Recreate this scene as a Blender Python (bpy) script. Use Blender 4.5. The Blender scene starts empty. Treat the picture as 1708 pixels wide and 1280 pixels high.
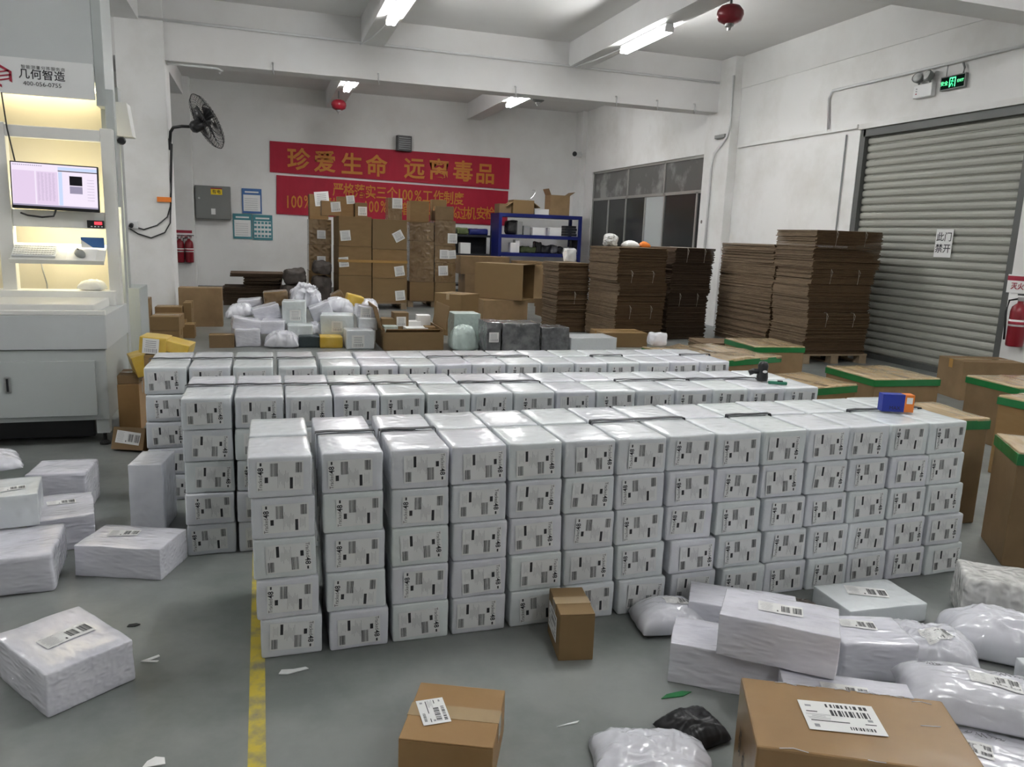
import bpy, math, random
from mathutils import Vector, Matrix, noise

# ------------------------------------------------------------------ camera, world, exposure
SC = bpy.context.scene
COL = SC.collection
W_PX, H_PX = 1708, 1280
F_PX, YAW, PITCH, ROLL, CAM_H = 1289.66, 0.3153, -0.18972, 0.036437, 1.5

def cam_basis():
    cy, sy = math.cos(YAW), math.sin(YAW)
    fw = Vector((sy * math.cos(PITCH), cy * math.cos(PITCH), math.sin(PITCH)))
    right = Vector((cy, -sy, 0)); up = right.cross(fw)
    r = math.cos(ROLL) * right + math.sin(ROLL) * up
    u = -math.sin(ROLL) * right + math.cos(ROLL) * up
    return r, u, fw
CR, CU, CF = cam_basis()
cam = bpy.data.cameras.new('camera')
cam.sensor_width = 36.0
cam.lens = F_PX / W_PX * 36.0
cam.clip_start = 0.05
cam_o = bpy.data.objects.new('camera', cam)
mw = Matrix.Identity(4)
for i in range(3):
    mw[i][0], mw[i][1], mw[i][2] = CR[i], CU[i], -CF[i]
mw[2][3] = CAM_H
cam_o.matrix_world = mw
COL.objects.link(cam_o)
SC.camera = cam_o

world = bpy.data.worlds.new('night')
SC.world = world
world.use_nodes = True
world.node_tree.nodes['Background'].inputs[0].default_value = (0.02, 0.025, 0.035, 1)
world.node_tree.nodes['Background'].inputs[1].default_value = 1.0
SC.view_settings.view_transform = 'Standard'
SC.view_settings.look = 'None'
SC.view_settings.gamma = 1.0
SC.view_settings.use_curve_mapping = False
SC.view_settings.exposure = 2.05
SC.cycles.max_bounces = 7
SC.cycles.glossy_bounces = 3
SC.cycles.transmission_bounces = 4
SC.cycles.adaptive_threshold = 0.02
LAMP_STRENGTH = 26.0

# a point of the place seen at a pixel, on a level plane z, or on an upright plane Y or X
def ray(px, py):
    return CF + (px - W_PX / 2) / F_PX * CR - (py - H_PX / 2) / F_PX * CU
def G(px, py, z=0.0):
    d = ray(px, py); t = (z - CAM_H) / d.z
    return Vector((d.x * t, d.y * t, z))
def WY(px, py, Y):
    d = ray(px, py); t = Y / d.y
    return Vector((d.x * t, Y, CAM_H + d.z * t))
def WX(px, py, X):
    d = ray(px, py); t = X / d.x
    return Vector((X, d.y * t, CAM_H + d.z * t))

# ------------------------------------------------------------------ materials
MATS = {}
def M(name, col, rough=0.5, metal=0.0, col2=None, nscale=4.0, ncontrast=(0.35, 0.65), bump=None, var=0.0,
      emit=None, estr=1.0, spec=0.5, coat=0.0, trans=0.0, stretch=(1, 1, 1), dots=None, space='Object', hue=None, alpha=1.0, ior=1.45):
    m = bpy.data.materials.new(name); m.use_nodes = True
    nt = m.node_tree; N = nt.nodes; L = nt.links
    b = N['Principled BSDF']
    b.inputs['Base Color'].default_value = (*col, 1)
    b.inputs['Roughness'].default_value = rough
    b.inputs['Metallic'].default_value = metal
    b.inputs['Specular IOR Level'].default_value = spec
    b.inputs['Coat Weight'].default_value = coat
    b.inputs['Coat Roughness'].default_value = 0.15
    b.inputs['Transmission Weight'].default_value = trans
    b.inputs['IOR'].default_value = ior
    b.inputs['Alpha'].default_value = alpha
    if emit:
        b.inputs['Emission Color'].default_value = (*emit, 1)
        b.inputs['Emission Strength'].default_value = estr
    cur = None
    vec = None
    if col2 or bump or dots:
        tc = N.new('ShaderNodeTexCoord')
        oi = N.new('ShaderNodeObjectInfo')
        mul = N.new('ShaderNodeMath'); mul.operation = 'MULTIPLY'; mul.inputs[1].default_value = 61.7
        L.new(oi.outputs['Random'], mul.inputs[0])
        add = N.new('ShaderNodeVectorMath'); add.operation = 'ADD'
        L.new(tc.outputs[space], add.inputs[0]); L.new(mul.outputs[0], add.inputs[1])
        sc = N.new('ShaderNodeVectorMath'); sc.operation = 'MULTIPLY'; sc.inputs[1].default_value = stretch
        L.new(add.outputs[0], sc.inputs[0])
        vec = sc.outputs[0]
    if col2:
        nz = N.new('ShaderNodeTexNoise'); nz.inputs['Scale'].default_value = nscale; nz.inputs['Detail'].default_value = 6
        nz.inputs['Roughness'].default_value = 0.6
        L.new(vec, nz.inputs['Vector'])
        mr = N.new('ShaderNodeMapRange'); mr.inputs[1].default_value = ncontrast[0]; mr.inputs[2].default_value = ncontrast[1]
        L.new(nz.outputs['Fac'], mr.inputs[0])
        mx = N.new('ShaderNodeMix'); mx.data_type = 'RGBA'
        mx.inputs[6].default_value = (*col, 1); mx.inputs[7].default_value = (*col2, 1)
        L.new(mr.outputs[0], mx.inputs[0])
        cur = mx.outputs[2]
    if dots:   # sparse chips: scale, radius, colour
        vo = N.new('ShaderNodeTexVoronoi'); vo.inputs['Scale'].default_value = dots[0]
        L.new(vec, vo.inputs['Vector'])
        lt = N.new('ShaderNodeMath'); lt.operation = 'LESS_THAN'; lt.inputs[1].default_value = dots[1]
        L.new(vo.outputs['Distance'], lt.inputs[0])
        sep = N.new('ShaderNodeSeparateColor'); L.new(vo.outputs['Color'], sep.inputs[0])
        gt = N.new('ShaderNodeMath'); gt.operation = 'GREATER_THAN'; gt.inputs[1].default_value = 0.72
        L.new(sep.outputs[0], gt.inputs[0])
        mm = N.new('ShaderNodeMath'); mm.operation = 'MULTIPLY'
        L.new(lt.outputs[0], mm.inputs[0]); L.new(gt.outputs[0], mm.inputs[1])
        mx2 = N.new('ShaderNodeMix'); mx2.data_type = 'RGBA'
        mx2.inputs[6].default_value = (*col, 1)
        if cur: L.new(cur, mx2.inputs[6])
        mx2.inputs[7].default_value = (*dots[2], 1)
        L.new(mm.outputs[0], mx2.inputs[0]); cur = mx2.outputs[2]
    if var or hue:
        oi2 = N.new('ShaderNodeObjectInfo')
        hs = N.new('ShaderNodeHueSaturation')
        mr2 = N.new('ShaderNodeMapRange'); mr2.inputs[3].default_value = 1 - var; mr2.inputs[4].default_value = 1 + var
        L.new(oi2.outputs['Random'], mr2.inputs[0]); L.new(mr2.outputs[0], hs.inputs['Value'])
        if cur: L.new(cur, hs.inputs['Color'])
        else: hs.inputs['Color'].default_value = (*col, 1)
        cur = hs.outputs[0]
        if hue:   # a second tint that some objects take
            m7 = N.new('ShaderNodeMath'); m7.operation = 'MULTIPLY'; m7.inputs[1].default_value = 7.31
            L.new(oi2.outputs['Random'], m7.inputs[0])
            fr = N.new('ShaderNodeMath'); fr.operation = 'FRACT'; L.new(m7.outputs[0], fr.inputs[0])
            mx3 = N.new('ShaderNodeMix'); mx3.data_type = 'RGBA'
            L.new(fr.outputs[0], mx3.inputs[0]); L.new(cur, mx3.inputs[6]); mx3.inputs[7].default_value = (*hue, 1)
            cur = mx3.outputs[2]
    if cur: L.new(cur, b.inputs['Base Color'])
    if bump:   # (scale, strength, noise type, distance)
        nb = N.new('ShaderNodeTexNoise'); nb.noise_type = bump[2]
        nb.inputs['Scale'].default_value = bump[0]; nb.inputs['Detail'].default_value = 2.5
        L.new(vec, nb.inputs['Vector'])
        bp = N.new('ShaderNodeBump'); bp.inputs['Strength'].default_value = bump[1]; bp.inputs['Distance'].default_value = bump[3]
        L.new(nb.outputs['Fac'], bp.inputs['Height']); L.new(bp.outputs[0], b.inputs['Normal'])
    MATS[name] = m
    return m

FB, RM = 'FBM', 'RIDGED_MULTIFRACTAL'
M('wall', (0.80, 0.80, 0.79), 0.75, col2=(0.70, 0.69, 0.67), nscale=0.9, ncontrast=(0.42, 0.75), bump=(6, 0.15, FB, 0.02))
M('wall_scuffed', (0.80, 0.80, 0.79), 0.75, col2=(0.66, 0.65, 0.62), nscale=1.3, ncontrast=(0.45, 0.8), dots=(2.6, 0.085, (0.20, 0.19, 0.17)), bump=(6, 0.2, FB, 0.02))
M('ceiling', (0.76, 0.76, 0.75), 0.85, col2=(0.70, 0.69, 0.68), nscale=0.5)
M('beam', (0.80, 0.80, 0.80), 0.8, col2=(0.74, 0.73, 0.72), nscale=0.8)
M('floor', (0.155, 0.171, 0.164), 0.34, col2=(0.238, 0.250, 0.243), nscale=2.0, ncontrast=(0.38, 0.63), bump=(9, 0.10, FB, 0.02), dots=(1.9, 0.05, (0.07, 0.075, 0.07)))
M('floor_yellow', (0.55, 0.43, 0.05), 0.6, col2=(0.23, 0.22, 0.15), nscale=14, ncontrast=(0.42, 0.68))
M('wrap', (0.66, 0.67, 0.73), 0.22, col2=(0.73, 0.74, 0.79), nscale=7, bump=(20, 0.5, RM, 0.009), var=0.05, coat=0.25, hue=(0.70, 0.75, 0.75))
M('wrap_crinkle', (0.66, 0.66, 0.73), 0.16, col2=(0.76, 0.76, 0.82), nscale=10, bump=(24, 0.6, RM, 0.009), var=0.05, stretch=(0.6, 1.6, 2.0), coat=0.5)
M('poly', (0.70, 0.70, 0.76), 0.20, col2=(0.66, 0.67, 0.72), nscale=5, bump=(13, 0.5, RM, 0.012), var=0.06, stretch=(0.7, 1.6, 1), coat=0.4)
M('poly_green', (0.56, 0.66, 0.63), 0.3, bump=(18, 0.7, RM, 0.014))
M('foil', (0.70, 0.70, 0.68), 0.25, bump=(26, 1.0, RM, 0.03), col2=(0.5, 0.5, 0.48), nscale=14)
M('wrap_grey', (0.10, 0.105, 0.11), 0.16, col2=(0.20, 0.20, 0.21), nscale=9, bump=(11, 0.9, RM, 0.03), coat=0.5)
M('wrap_dark', (0.03, 0.045, 0.05), 0.35, bump=(10, 0.5, RM, 0.02))
M('black_bag', (0.018, 0.018, 0.02), 0.4, bump=(8, 0.6, RM, 0.03))
M('dark_sack', (0.06, 0.05, 0.045), 0.6, bump=(7, 0.6, FB, 0.04), col2=(0.10, 0.08, 0.07), nscale=6)
M('carton', (0.225, 0.132, 0.048), 0.65, col2=(0.265, 0.160, 0.064), nscale=5, bump=(40, 0.06, FB, 0.004), var=0.10, hue=(0.21, 0.135, 0.058), stretch=(1, 1, 3))
M('carton_warm', (0.295, 0.170, 0.066), 0.5, col2=(0.335, 0.200, 0.084), nscale=4, bump=(30, 0.06, FB, 0.004), var=0.05)
M('carton_dull', (0.20, 0.130, 0.062), 0.7, col2=(0.245, 0.16, 0.08), nscale=4, bump=(30, 0.06, FB, 0.004), var=0.1)
M('carton_wrapped', (0.175, 0.108, 0.048), 0.22, col2=(0.25, 0.17, 0.09), nscale=6, bump=(12, 0.8, RM, 0.03), var=0.1, coat=0.4)
M('carton_film', (0.285, 0.165, 0.066), 0.30, col2=(0.325, 0.195, 0.083), nscale=4, bump=(8, 0.5, RM, 0.010), coat=0.8)
M('carton_inside', (0.33, 0.22, 0.11), 0.8, col2=(0.37, 0.25, 0.13), nscale=4)
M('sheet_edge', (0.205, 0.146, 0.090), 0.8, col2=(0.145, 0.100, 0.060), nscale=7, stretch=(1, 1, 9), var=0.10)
M('sheet_end', (0.105, 0.062, 0.028), 0.9, col2=(0.062, 0.036, 0.016), nscale=7, stretch=(1, 1, 14), var=0.10)
M('sheet_dark_end', (0.05, 0.030, 0.015), 0.9, col2=(0.035, 0.02, 0.01), nscale=6, stretch=(1, 1, 12), var=0.12)
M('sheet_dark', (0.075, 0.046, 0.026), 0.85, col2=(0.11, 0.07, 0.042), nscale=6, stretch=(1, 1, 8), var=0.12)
M('tape_brown', (0.42, 0.24, 0.075), 0.2, coat=0.6, var=0.05)
M('tape_clear', (0.40, 0.29, 0.165), 0.15, coat=0.8, bump=(20, 0.3, RM, 0.004))
M('tape_green', (0.012, 0.17, 0.045), 0.28, coat=0.5, bump=(12, 0.25, RM, 0.006))
M('taped_top', (0.42, 0.29, 0.15), 0.25, col2=(0.52, 0.40, 0.25), nscale=7, coat=0.5, bump=(9, 0.5, RM, 0.012), stretch=(3, 0.6, 1))
M('wrap_mailer_yellow', (0.62, 0.40, 0.045), 0.35, bump=(10, 0.4, RM, 0.012), col2=(0.70, 0.5, 0.12), nscale=6)
M('paper', (0.80, 0.80, 0.79), 0.55)
M('paper_grey', (0.74, 0.75, 0.75), 0.45)
M('ink', (0.025, 0.025, 0.03), 0.55)
M('ink_soft', (0.30, 0.30, 0.32), 0.6)
M('ink_red', (0.33, 0.02, 0.045), 0.5)
M('strap', (0.02, 0.022, 0.028), 0.45)
M('string', (0.42, 0.38, 0.32), 0.6)
M('shutter', (0.37, 0.375, 0.335), 0.5, metal=0.0, var=0.02)
M('shutter_rail', (0.12, 0.125, 0.12), 0.5, metal=0.3)
M('alu', (0.42, 0.42, 0.40), 0.4, metal=0.6)
M('glass_dark', (0.045, 0.048, 0.045), 0.22, spec=0.4, trans=0.3)
M('glass_film', (0.13, 0.13, 0.125), 0.35, col2=(0.34, 0.34, 0.33), nscale=1.6, ncontrast=(0.52, 0.66), trans=0.15)
M('glass_white', (0.42, 0.45, 0.45), 0.2)
M('night_void', (0.02, 0.02, 0.02), 0.9)
M('machine_white', (0.74, 0.74, 0.71), 0.38, spec=0.4)
M('machine_grey', (0.44, 0.47, 0.465), 0.4)
M('machine_panel', (0.53, 0.555, 0.56), 0.4)
M('machine_back', (0.62, 0.57, 0.45), 0.6)
M('rack_blue', (0.006, 0.013, 0.13), 0.45)
M('rack_black', (0.02, 0.022, 0.028), 0.4)
M('black_plastic', (0.02, 0.02, 0.022), 0.35)
M('grey_plastic', (0.25, 0.26, 0.26), 0.4)
M('white_plastic', (0.75, 0.76, 0.76), 0.35)
M('keys', (0.80, 0.80, 0.77), 0.4)
M('steel', (0.5, 0.5, 0.5), 0.3, metal=0.9)
M('rubber', (0.02, 0.02, 0.02), 0.7)
M('elec_grey', (0.20, 0.205, 0.20), 0.45)
M('red_paint', (0.22, 0.008, 0.018), 0.3, coat=0.3)
M('banner_red', (0.42, 0.004, 0.030), 0.6, col2=(0.34, 0.003, 0.024), nscale=2, bump=(2.0, 0.25, FB, 0.05), stretch=(1, 1, 0.4))
M('banner_yellow', (0.52, 0.19, 0.018), 0.5)
M('poster_blue', (0.05, 0.14, 0.36), 0.4)
M('poster_teal', (0.06, 0.24, 0.28), 0.4)
M('yellow_print', (0.85, 0.62, 0.02), 0.5)
M('orange', (0.80, 0.22, 0.03), 0.45)
M('blue_box', (0.015, 0.035, 0.30), 0.4)
M('green_plastic', (0.02, 0.17, 0.10), 0.35)
M('pallet_wood', (0.34, 0.26, 0.17), 0.8, col2=(0.26, 0.19, 0.12), nscale=8, stretch=(1, 6, 1))
M('bin_green', (0.10, 0.13, 0.05), 0.6)
M('lamp_body', (0.75, 0.76, 0.76), 0.4)
M('tube', (1, 1, 1), 0.4, emit=(0.985, 0.985, 0.975), estr=LAMP_STRENGTH)
M('warm_tube', (1, 1, 0.9), 0.4, emit=(1.0, 0.88, 0.60), estr=3.0)
M('warm_tube_low', (1, 1, 0.9), 0.4, emit=(1.0, 0.90, 0.60), estr=16.0)
M('screen_pink', (0.02, 0.02, 0.02), 0.3, emit=(0.62, 0.50, 0.66), estr=0.31)
M('screen_lilac', (0.02, 0.02, 0.02), 0.3, emit=(0.74, 0.66, 0.78), estr=0.30)
M('screen_blue', (0.02, 0.02, 0.02), 0.3, emit=(0.47, 0.56, 0.75), estr=0.31)
M('screen_line', (0.02, 0.02, 0.02), 0.3, emit=(0.36, 0.32, 0.45), estr=0.22)
M('screen_dark', (0.012, 0.01, 0.015), 0.3)
M('led_red', (0.2, 0.01, 0.01), 0.3, emit=(0.9, 0.05, 0.07), estr=0.45)
M('exit_green', (0.02, 0.3, 0.1), 0.3, emit=(0.03, 0.85, 0.25), estr=0.5)
M('exit_face', (0.003, 0.012, 0.008), 0.9, spec=0.1)

# ------------------------------------------------------------------ mesh building
TEXT_CACHE = {}
def text_geo(body, size, bold=0.0, spacing=1.0):
    key = (body, size, bold, spacing)
    if key in TEXT_CACHE: return TEXT_CACHE[key]
    c = bpy.data.curves.new('t', 'FONT'); c.body = body; c.size = size; c.offset = bold * size
    c.align_x = 'CENTER'; c.align_y = 'CENTER'; c.space_character = spacing; c.resolution_u = 2
    o = bpy.data.objects.new('t', c); COL.objects.link(o)
    dg = bpy.context.evaluated_depsgraph_get(); dg.update()
    e = o.evaluated_get(dg); me = e.to_mesh()
    vs = [v.co.copy() for v in me.vertices]; fs = [tuple(p.vertices) for p in me.polygons]
    e.to_mesh_clear(); bpy.data.objects.remove(o); bpy.data.curves.remove(c)
    TEXT_CACHE[key] = (vs, fs)
    return vs, fs

CUBE_F = [(0, 3, 2, 1), (4, 5, 6, 7), (0, 1, 5, 4), (1, 2, 6, 5), (2, 3, 7, 6), (3, 0, 4, 7)]
class MB:
    def __init__(s): s.v = []; s.f = []; s.m = []
    def add(s, vs, fs, mat=0, mx=None):
        o = len(s.v)
        s.v += [tuple(mx @ Vector(p)) if mx else tuple(p) for p in vs]
        s.f += [tuple(i + o for i in f) for f in fs]; s.m += [mat] * len(fs)
        return s
    def box(s, c, size, mat=0, mx=None, rz=0.0):
        hx, hy, hz = size[0] / 2, size[1] / 2, size[2] / 2
        vs = [Vector(p) for p in ((-hx, -hy, -hz), (hx, -hy, -hz), (hx, hy, -hz), (-hx, hy, -hz), (-hx, -hy, hz), (hx, -hy, hz), (hx, hy, hz), (-hx, hy, hz))]
        T = Matrix.Translation(c) @ Matrix.Rotation(rz, 4, 'Z')
        return s.add(vs, CUBE_F, mat, (mx @ T) if mx else T)
    def span(s, a, b, mat=0, mx=None):
        return s.box([(a[i] + b[i]) / 2 for i in range(3)], [abs(b[i] - a[i]) for i in range(3)], mat, mx)
    def cyl(s, p0, p1, r, n=12, mat=0, r2=None, mx=None):
        p0 = Vector(p0); p1 = Vector(p1); d = (p1 - p0).normalized()
        a = d.orthogonal().normalized(); b = d.cross(a); r2 = r if r2 is None else r2
        vs = [p0 + r * (math.cos(t) * a + math.sin(t) * b) for t in [2 * math.pi * k / n for k in range(n)]]
        vs += [p1 + r2 * (math.cos(t) * a + math.sin(t) * b) for t in [2 * math.pi * k / n for k in range(n)]]
        fs = [(k, (k + 1) % n, n + (k + 1) % n, n + k) for k in range(n)] + [tuple(range(n - 1, -1, -1)), tuple(range(n, 2 * n))]
        return s.add(vs, fs, mat, mx)
    def tube(s, pts, r, n=6, mat=0, mx=None):
        pts = [Vector(p) for p in pts]; vs = []; fs = []
        up = Vector((0, 0, 1))
        for i, p in enumerate(pts):
            d = (pts[min(i + 1, len(pts) - 1)] - pts[max(i - 1, 0)]).normalized()
            a = d.cross(up)
            if a.length < 0.05: a = d.cross(Vector((1, 0, 0)))
            a.normalize(); b = a.cross(d)
            vs += [p + r * (math.cos(2 * math.pi * k / n) * a + math.sin(2 * math.pi * k / n) * b) for k in range(n)]
        for i in range(len(pts) - 1):
            for k in range(n): fs.append((i * n + k, i * n + (k + 1) % n, (i + 1) * n + (k + 1) % n, (i + 1) * n + k))
        fs += [tuple(range(n - 1, -1, -1)), tuple(range((len(pts) - 1) * n, len(pts) * n))]
        return s.add(vs, fs, mat, mx)
    def lathe(s, prof, n=16, mat=0, mx=None):
        vs = []; fs = []
        for r, z in prof: vs += [Vector((r * math.cos(2 * math.pi * k / n), r * math.sin(2 * math.pi * k / n), z)) for k in range(n)]
        for i in range(len(prof) - 1):
            for k in range(n): fs.append((i * n + k, i * n + (k + 1) % n, (i + 1) * n + (k + 1) % n, (i + 1) * n + k))
        fs += [tuple(range(n - 1, -1, -1)), tuple(range((len(prof) - 1) * n, len(prof) * n))]
        return s.add(vs, fs, mat, mx)
    def prism(s, poly, t, mat=0, mx=None):     # polygon in x,y with thickness t along z
        n = len(poly)
        vs = [Vector((x, y, 0)) for x, y in poly] + [Vector((x, y, t)) for x, y in poly]
        fs = [tuple(range(n - 1, -1, -1)), tuple(range(n, 2 * n))] + [(k, (k + 1) % n, n + (k + 1) % n, n + k) for k in range(n)]
        return s.add(vs, fs, mat, mx)
    def text(s, body, size, mx, mat=0, bold=0.0, sx=1.0, spacing=1.0):
        vs, fs = text_geo(body, size, bold, spacing)
        return s.add([Vector((v.x * sx, v.y, 0)) for v in vs], fs, mat, mx)
    def mesh(s, name, mats, smooth=False):
        me = bpy.data.meshes.new(name); me.from_pydata(s.v, [], s.f)
        for m in mats: me.materials.append(MATS[m])
        me.polygons.foreach_set('material_index', s.m)
        if smooth: me.polygons.foreach_set('use_smooth', [True] * len(me.polygons))
        me.update()
        return me
    def obj(s, name, mats, parent=None, loc=(0, 0, 0), rz=0.0, smooth=False, bevel=0.0):
        if isinstance(mats, str): mats = [mats]
        o = place(s.mesh(name, mats, smooth), name, loc, (0, 0, rz), parent)
        if bevel:
            b = o.modifiers.new('bevel', 'BEVEL'); b.width = bevel; b.segments = 2; b.limit_method = 'ANGLE'
        return o

def place(me, name, loc=(0, 0, 0), rot=(0, 0, 0), parent=None):
    o = bpy.data.objects.new(name, me); COL.objects.link(o)
    o.location = loc; o.rotation_euler = rot
    if parent: o.parent = parent
    return o
def tag(o, label=None, cat=None, group=None, kind=None):
    if label: o['label'] = label
    if cat: o['category'] = cat
    if group: o['group'] = group
    if kind: o['kind'] = kind
    return o
def empty(name, loc=(0, 0, 0), rz=0.0, label=None, cat=None, group=None, kind=None):
    o = bpy.data.objects.new(name, None); COL.objects.link(o)
    o.location = loc; o.rotation_euler = (0, 0, rz); o.empty_display_size = 0.1
    return tag(o, label, cat, group, kind)
def R(d): return math.radians(d)
# frames for flat things: on a wall facing -Y, facing -X, lying flat
def face_y(x, y, z): return Matrix.Translation((x, y, z)) @ Matrix.Rotation(R(90), 4, 'X')
def face_x(x, y, z): return Matrix.Translation((x, y, z)) @ Matrix.Rotation(R(-90), 4, 'Z') @ Matrix.Rotation(R(90), 4, 'X')

def wrap_mesh(name, w, d, h, mat, seed=0, r=0.012, amp=0.004, n=7, sag=0.0):
    """a rounded, slightly lumpy wrapped box with its base at z = 0"""
    hx, hy, hz = w / 2, d / 2, h / 2
    r = min(r, hx * 0.5, hy * 0.5, hz * 0.5)
    def axis(H):
        inner = H - r
        return [-H, -H + 0.35 * r] + [-inner + 2 * inner * k / n for k in range(n + 1)] + [H - 0.35 * r, H]
    ax, ay, az = axis(hx), axis(hy), axis(hz); k = len(ax)
    vid = {}; vs = []; fs = []
    def V(i, j, l):
        key = (i, j, l)
        if key in vid: return vid[key]
        p = Vector((ax[i], ay[j], az[l]))
        q = Vector((max(-hx + r, min(hx - r, p.x)), max(-hy + r, min(hy - r, p.y)), max(-hz + r, min(hz - r, p.z))))
        dd = p - q
        if dd.length > 1e-7: p = q + dd.normalized() * r
        nv = noise.noise_vector(p * 9.0 + Vector((seed * 7.1, seed * 3.3, seed * 1.7)))
        nv2 = noise.noise_vector(p * 26.0 + Vector((seed * 2.1, seed * 5.3, 4.0)))
        p += nv * amp + nv2 * amp * 0.35
        if sag: p.z -= sag * max(0, (p.z + hz) / h) * (1 - (p.x / hx) ** 2) * (1 - (p.y / hy) ** 2)
        p.z = max(p.z, -hz)
        vid[key] = len(vs); vs.append((p.x, p.y, p.z + hz)); return vid[key]
    e = k - 1
    for a in range(e):
        for b in range(e):
            fs.append((V(a, b, 0), V(a, b + 1, 0), V(a + 1, b + 1, 0), V(a + 1, b, 0)))
            fs.append((V(a, b, e), V(a + 1, b, e), V(a + 1, b + 1, e), V(a, b + 1, e)))
            fs.append((V(a, 0, b), V(a + 1, 0, b), V(a + 1, 0, b + 1), V(a, 0, b + 1)))
            fs.append((V(a, e, b), V(a, e, b + 1), V(a + 1, e, b + 1), V(a + 1, e, b)))
            fs.append((V(0, a, b), V(0, a, b + 1), V(0, a + 1, b + 1), V(0, a + 1, b)))
            fs.append((V(e, a, b), V(e, a + 1, b), V(e, a + 1, b + 1), V(e, a, b + 1)))
    me = bpy.data.meshes.new(name); me.from_pydata(vs, [], fs); me.materials.append(MATS[mat])
    me.polygons.foreach_set('use_smooth', [True] * len(fs)); me.update()
    return me

def pillow_mesh(name, w, l, h, mat, seed=0, n=18, amp=0.02, sharp=3.0, bend=0.0):
    """a soft filled mailer lying flat, base at z = 0"""
    vs = []; fs = []; top = {}; bot = {}
    for i in range(n + 1):
        for j in range(n + 1):
            u, v = -1 + 2 * i / n, -1 + 2 * j / n
            t = max(0.0, (1 - abs(u) ** sharp)) ** 0.42 * max(0.0, (1 - abs(v) ** sharp)) ** 0.42
            pin = 1 - 0.06 * t
            p = Vector((u * w / 2 * pin, v * l / 2 * pin, 0))
            q = Vector((u * w * 6, v * l * 6, seed * 3.7))
            nz = noise.noise(q * 0.9) * 0.6 + (0.5 - abs(noise.noise(q * 2.1 + Vector((5, 1, 0))))) * 0.7
            cr = (0.42 - abs(noise.noise(Vector((q.x * 1.1 + q.y * 0.5, q.y * 3.2, q.z))))) + 0.6 * (0.4 - abs(noise.noise(Vector((q.x * 4.6, q.y * 1.7 - q.x, q.z + 8)))))
            nz = nz * 0.6 + cr * 0.8
            edge = 0.16 * h + bend * (u * u) * h
            zt = edge + (h - edge) * t * (1 + 0.05 * nz) + amp * nz * (0.25 + 0.5 * t)
            zb = edge * (1 - t) ** 1.5
            sx = noise.noise(q * 1.3) * amp * 0.8; sy = noise.noise(q * 1.3 + Vector((9, 0, 0))) * amp * 0.8
            top[i, j] = len(vs); vs.append((p.x + sx, p.y + sy, max(zt, zb + 0.001)))
            if 0 < i < n and 0 < j < n:
                bot[i, j] = len(vs); vs.append((p.x, p.y, zb))
            else: bot[i, j] = top[i, j]
    for i in range(n):
        for j in range(n):
            fs.append((top[i, j], top[i + 1, j], top[i + 1, j + 1], top[i, j + 1]))
            fs.append((bot[i, j], bot[i, j + 1], bot[i + 1, j + 1], bot[i + 1, j]))
    zmin = min(p[2] for p in vs); vs = [(x, y, z - zmin) for x, y, z in vs]
    me = bpy.data.meshes.new(name); me.from_pydata(vs, [], fs); me.materials.append(MATS[mat])
    me.polygons.foreach_set('use_smooth', [True] * len(fs)); me.update()
    return me

def barcode(mb, cx, cy, w, h, mat=1, z=0.0009, seed=1, vertical=True):
    rnd = random.Random(seed); x = -0.5
    length, across = (w, h) if vertical else (h, w)
    while x < 0.5:
        bw = rnd.choice((0.028, 0.05, 0.075)); gp = rnd.choice((0.028, 0.045, 0.06))
        c = (x + bw / 2) * length
        a, b = c - bw * length / 2, c + bw * length / 2
        if vertical: q = [(cx + a, cy - h / 2, z), (cx + b, cy - h / 2, z), (cx + b, cy + h / 2, z), (cx + a, cy + h / 2, z)]
        else: q = [(cx - w / 2, cy + a, z), (cx + w / 2, cy + a, z), (cx + w / 2, cy + b, z), (cx - w / 2, cy + b, z)]
        mb.add(q, [(0, 1, 2, 3)], mat); x += bw + gp
def inkrect(mb, cx, cy, w, h, mat=1, z=0.0009):
    mb.add([(cx - w / 2, cy - h / 2, z), (cx + w / 2, cy - h / 2, z), (cx + w / 2, cy + h / 2, z), (cx - w / 2, cy + h / 2, z)], [(0, 1, 2, 3)], mat)

def sheet(m, w, h, nx=14, ny=9):
    vs = [(-w / 2 + w * i / nx, -h / 2 + h * j / ny, 0.0006) for i in range(nx + 1) for j in range(ny + 1)]
    m.add(vs, [(i * (ny + 1) + j, (i + 1) * (ny + 1) + j, (i + 1) * (ny + 1) + j + 1, i * (ny + 1) + j + 1) for i in range(nx) for j in range(ny)])
# printed address labels, drawn in x,y, face up
def tracked_label():
    m = MB(); m.box((0, 0, 0.0003), (0.152, 0.102, 0.0006))
    inkrect(m, -0.036, 0.026, 0.010, 0.040)
    barcode(m, -0.060, -0.028, 0.022, 0.036, seed=3)
    barcode(m, 0.020, -0.022, 0.024, 0.046, seed=5)
    inkrect(m, 0.045, 0.013, 0.011, 0.020)
    rnd = random.Random(4)
    for k in range(9): inkrect(m, -0.026 + k * 0.0042, rnd.uniform(0.0, 0.02), 0.0009, rnd.uniform(0.03, 0.055), 2)
    for k in range(4): inkrect(m, -0.064 + k * 0.005, 0.02, 0.0008, rnd.uniform(0.02, 0.045), 2)
    m.text('Tracked', 0.019, Matrix.Translation((0.064, 0.023, 0.001)) @ Matrix.Rotation(R(-90), 4, 'Z'), 1, 0.0, 0.85)
    m.text('48', 0.026, Matrix.Translation((0.063, -0.018, 0.001)) @ Matrix.Rotation(R(-90), 4, 'Z'), 1, 0.02)
    inkrect(m, 0.063, -0.042, 0.006, 0.011)
    return m
LABEL_ROW = tracked_label().mesh('address_label', ['paper_grey', 'ink', 'ink_soft'])
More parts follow.
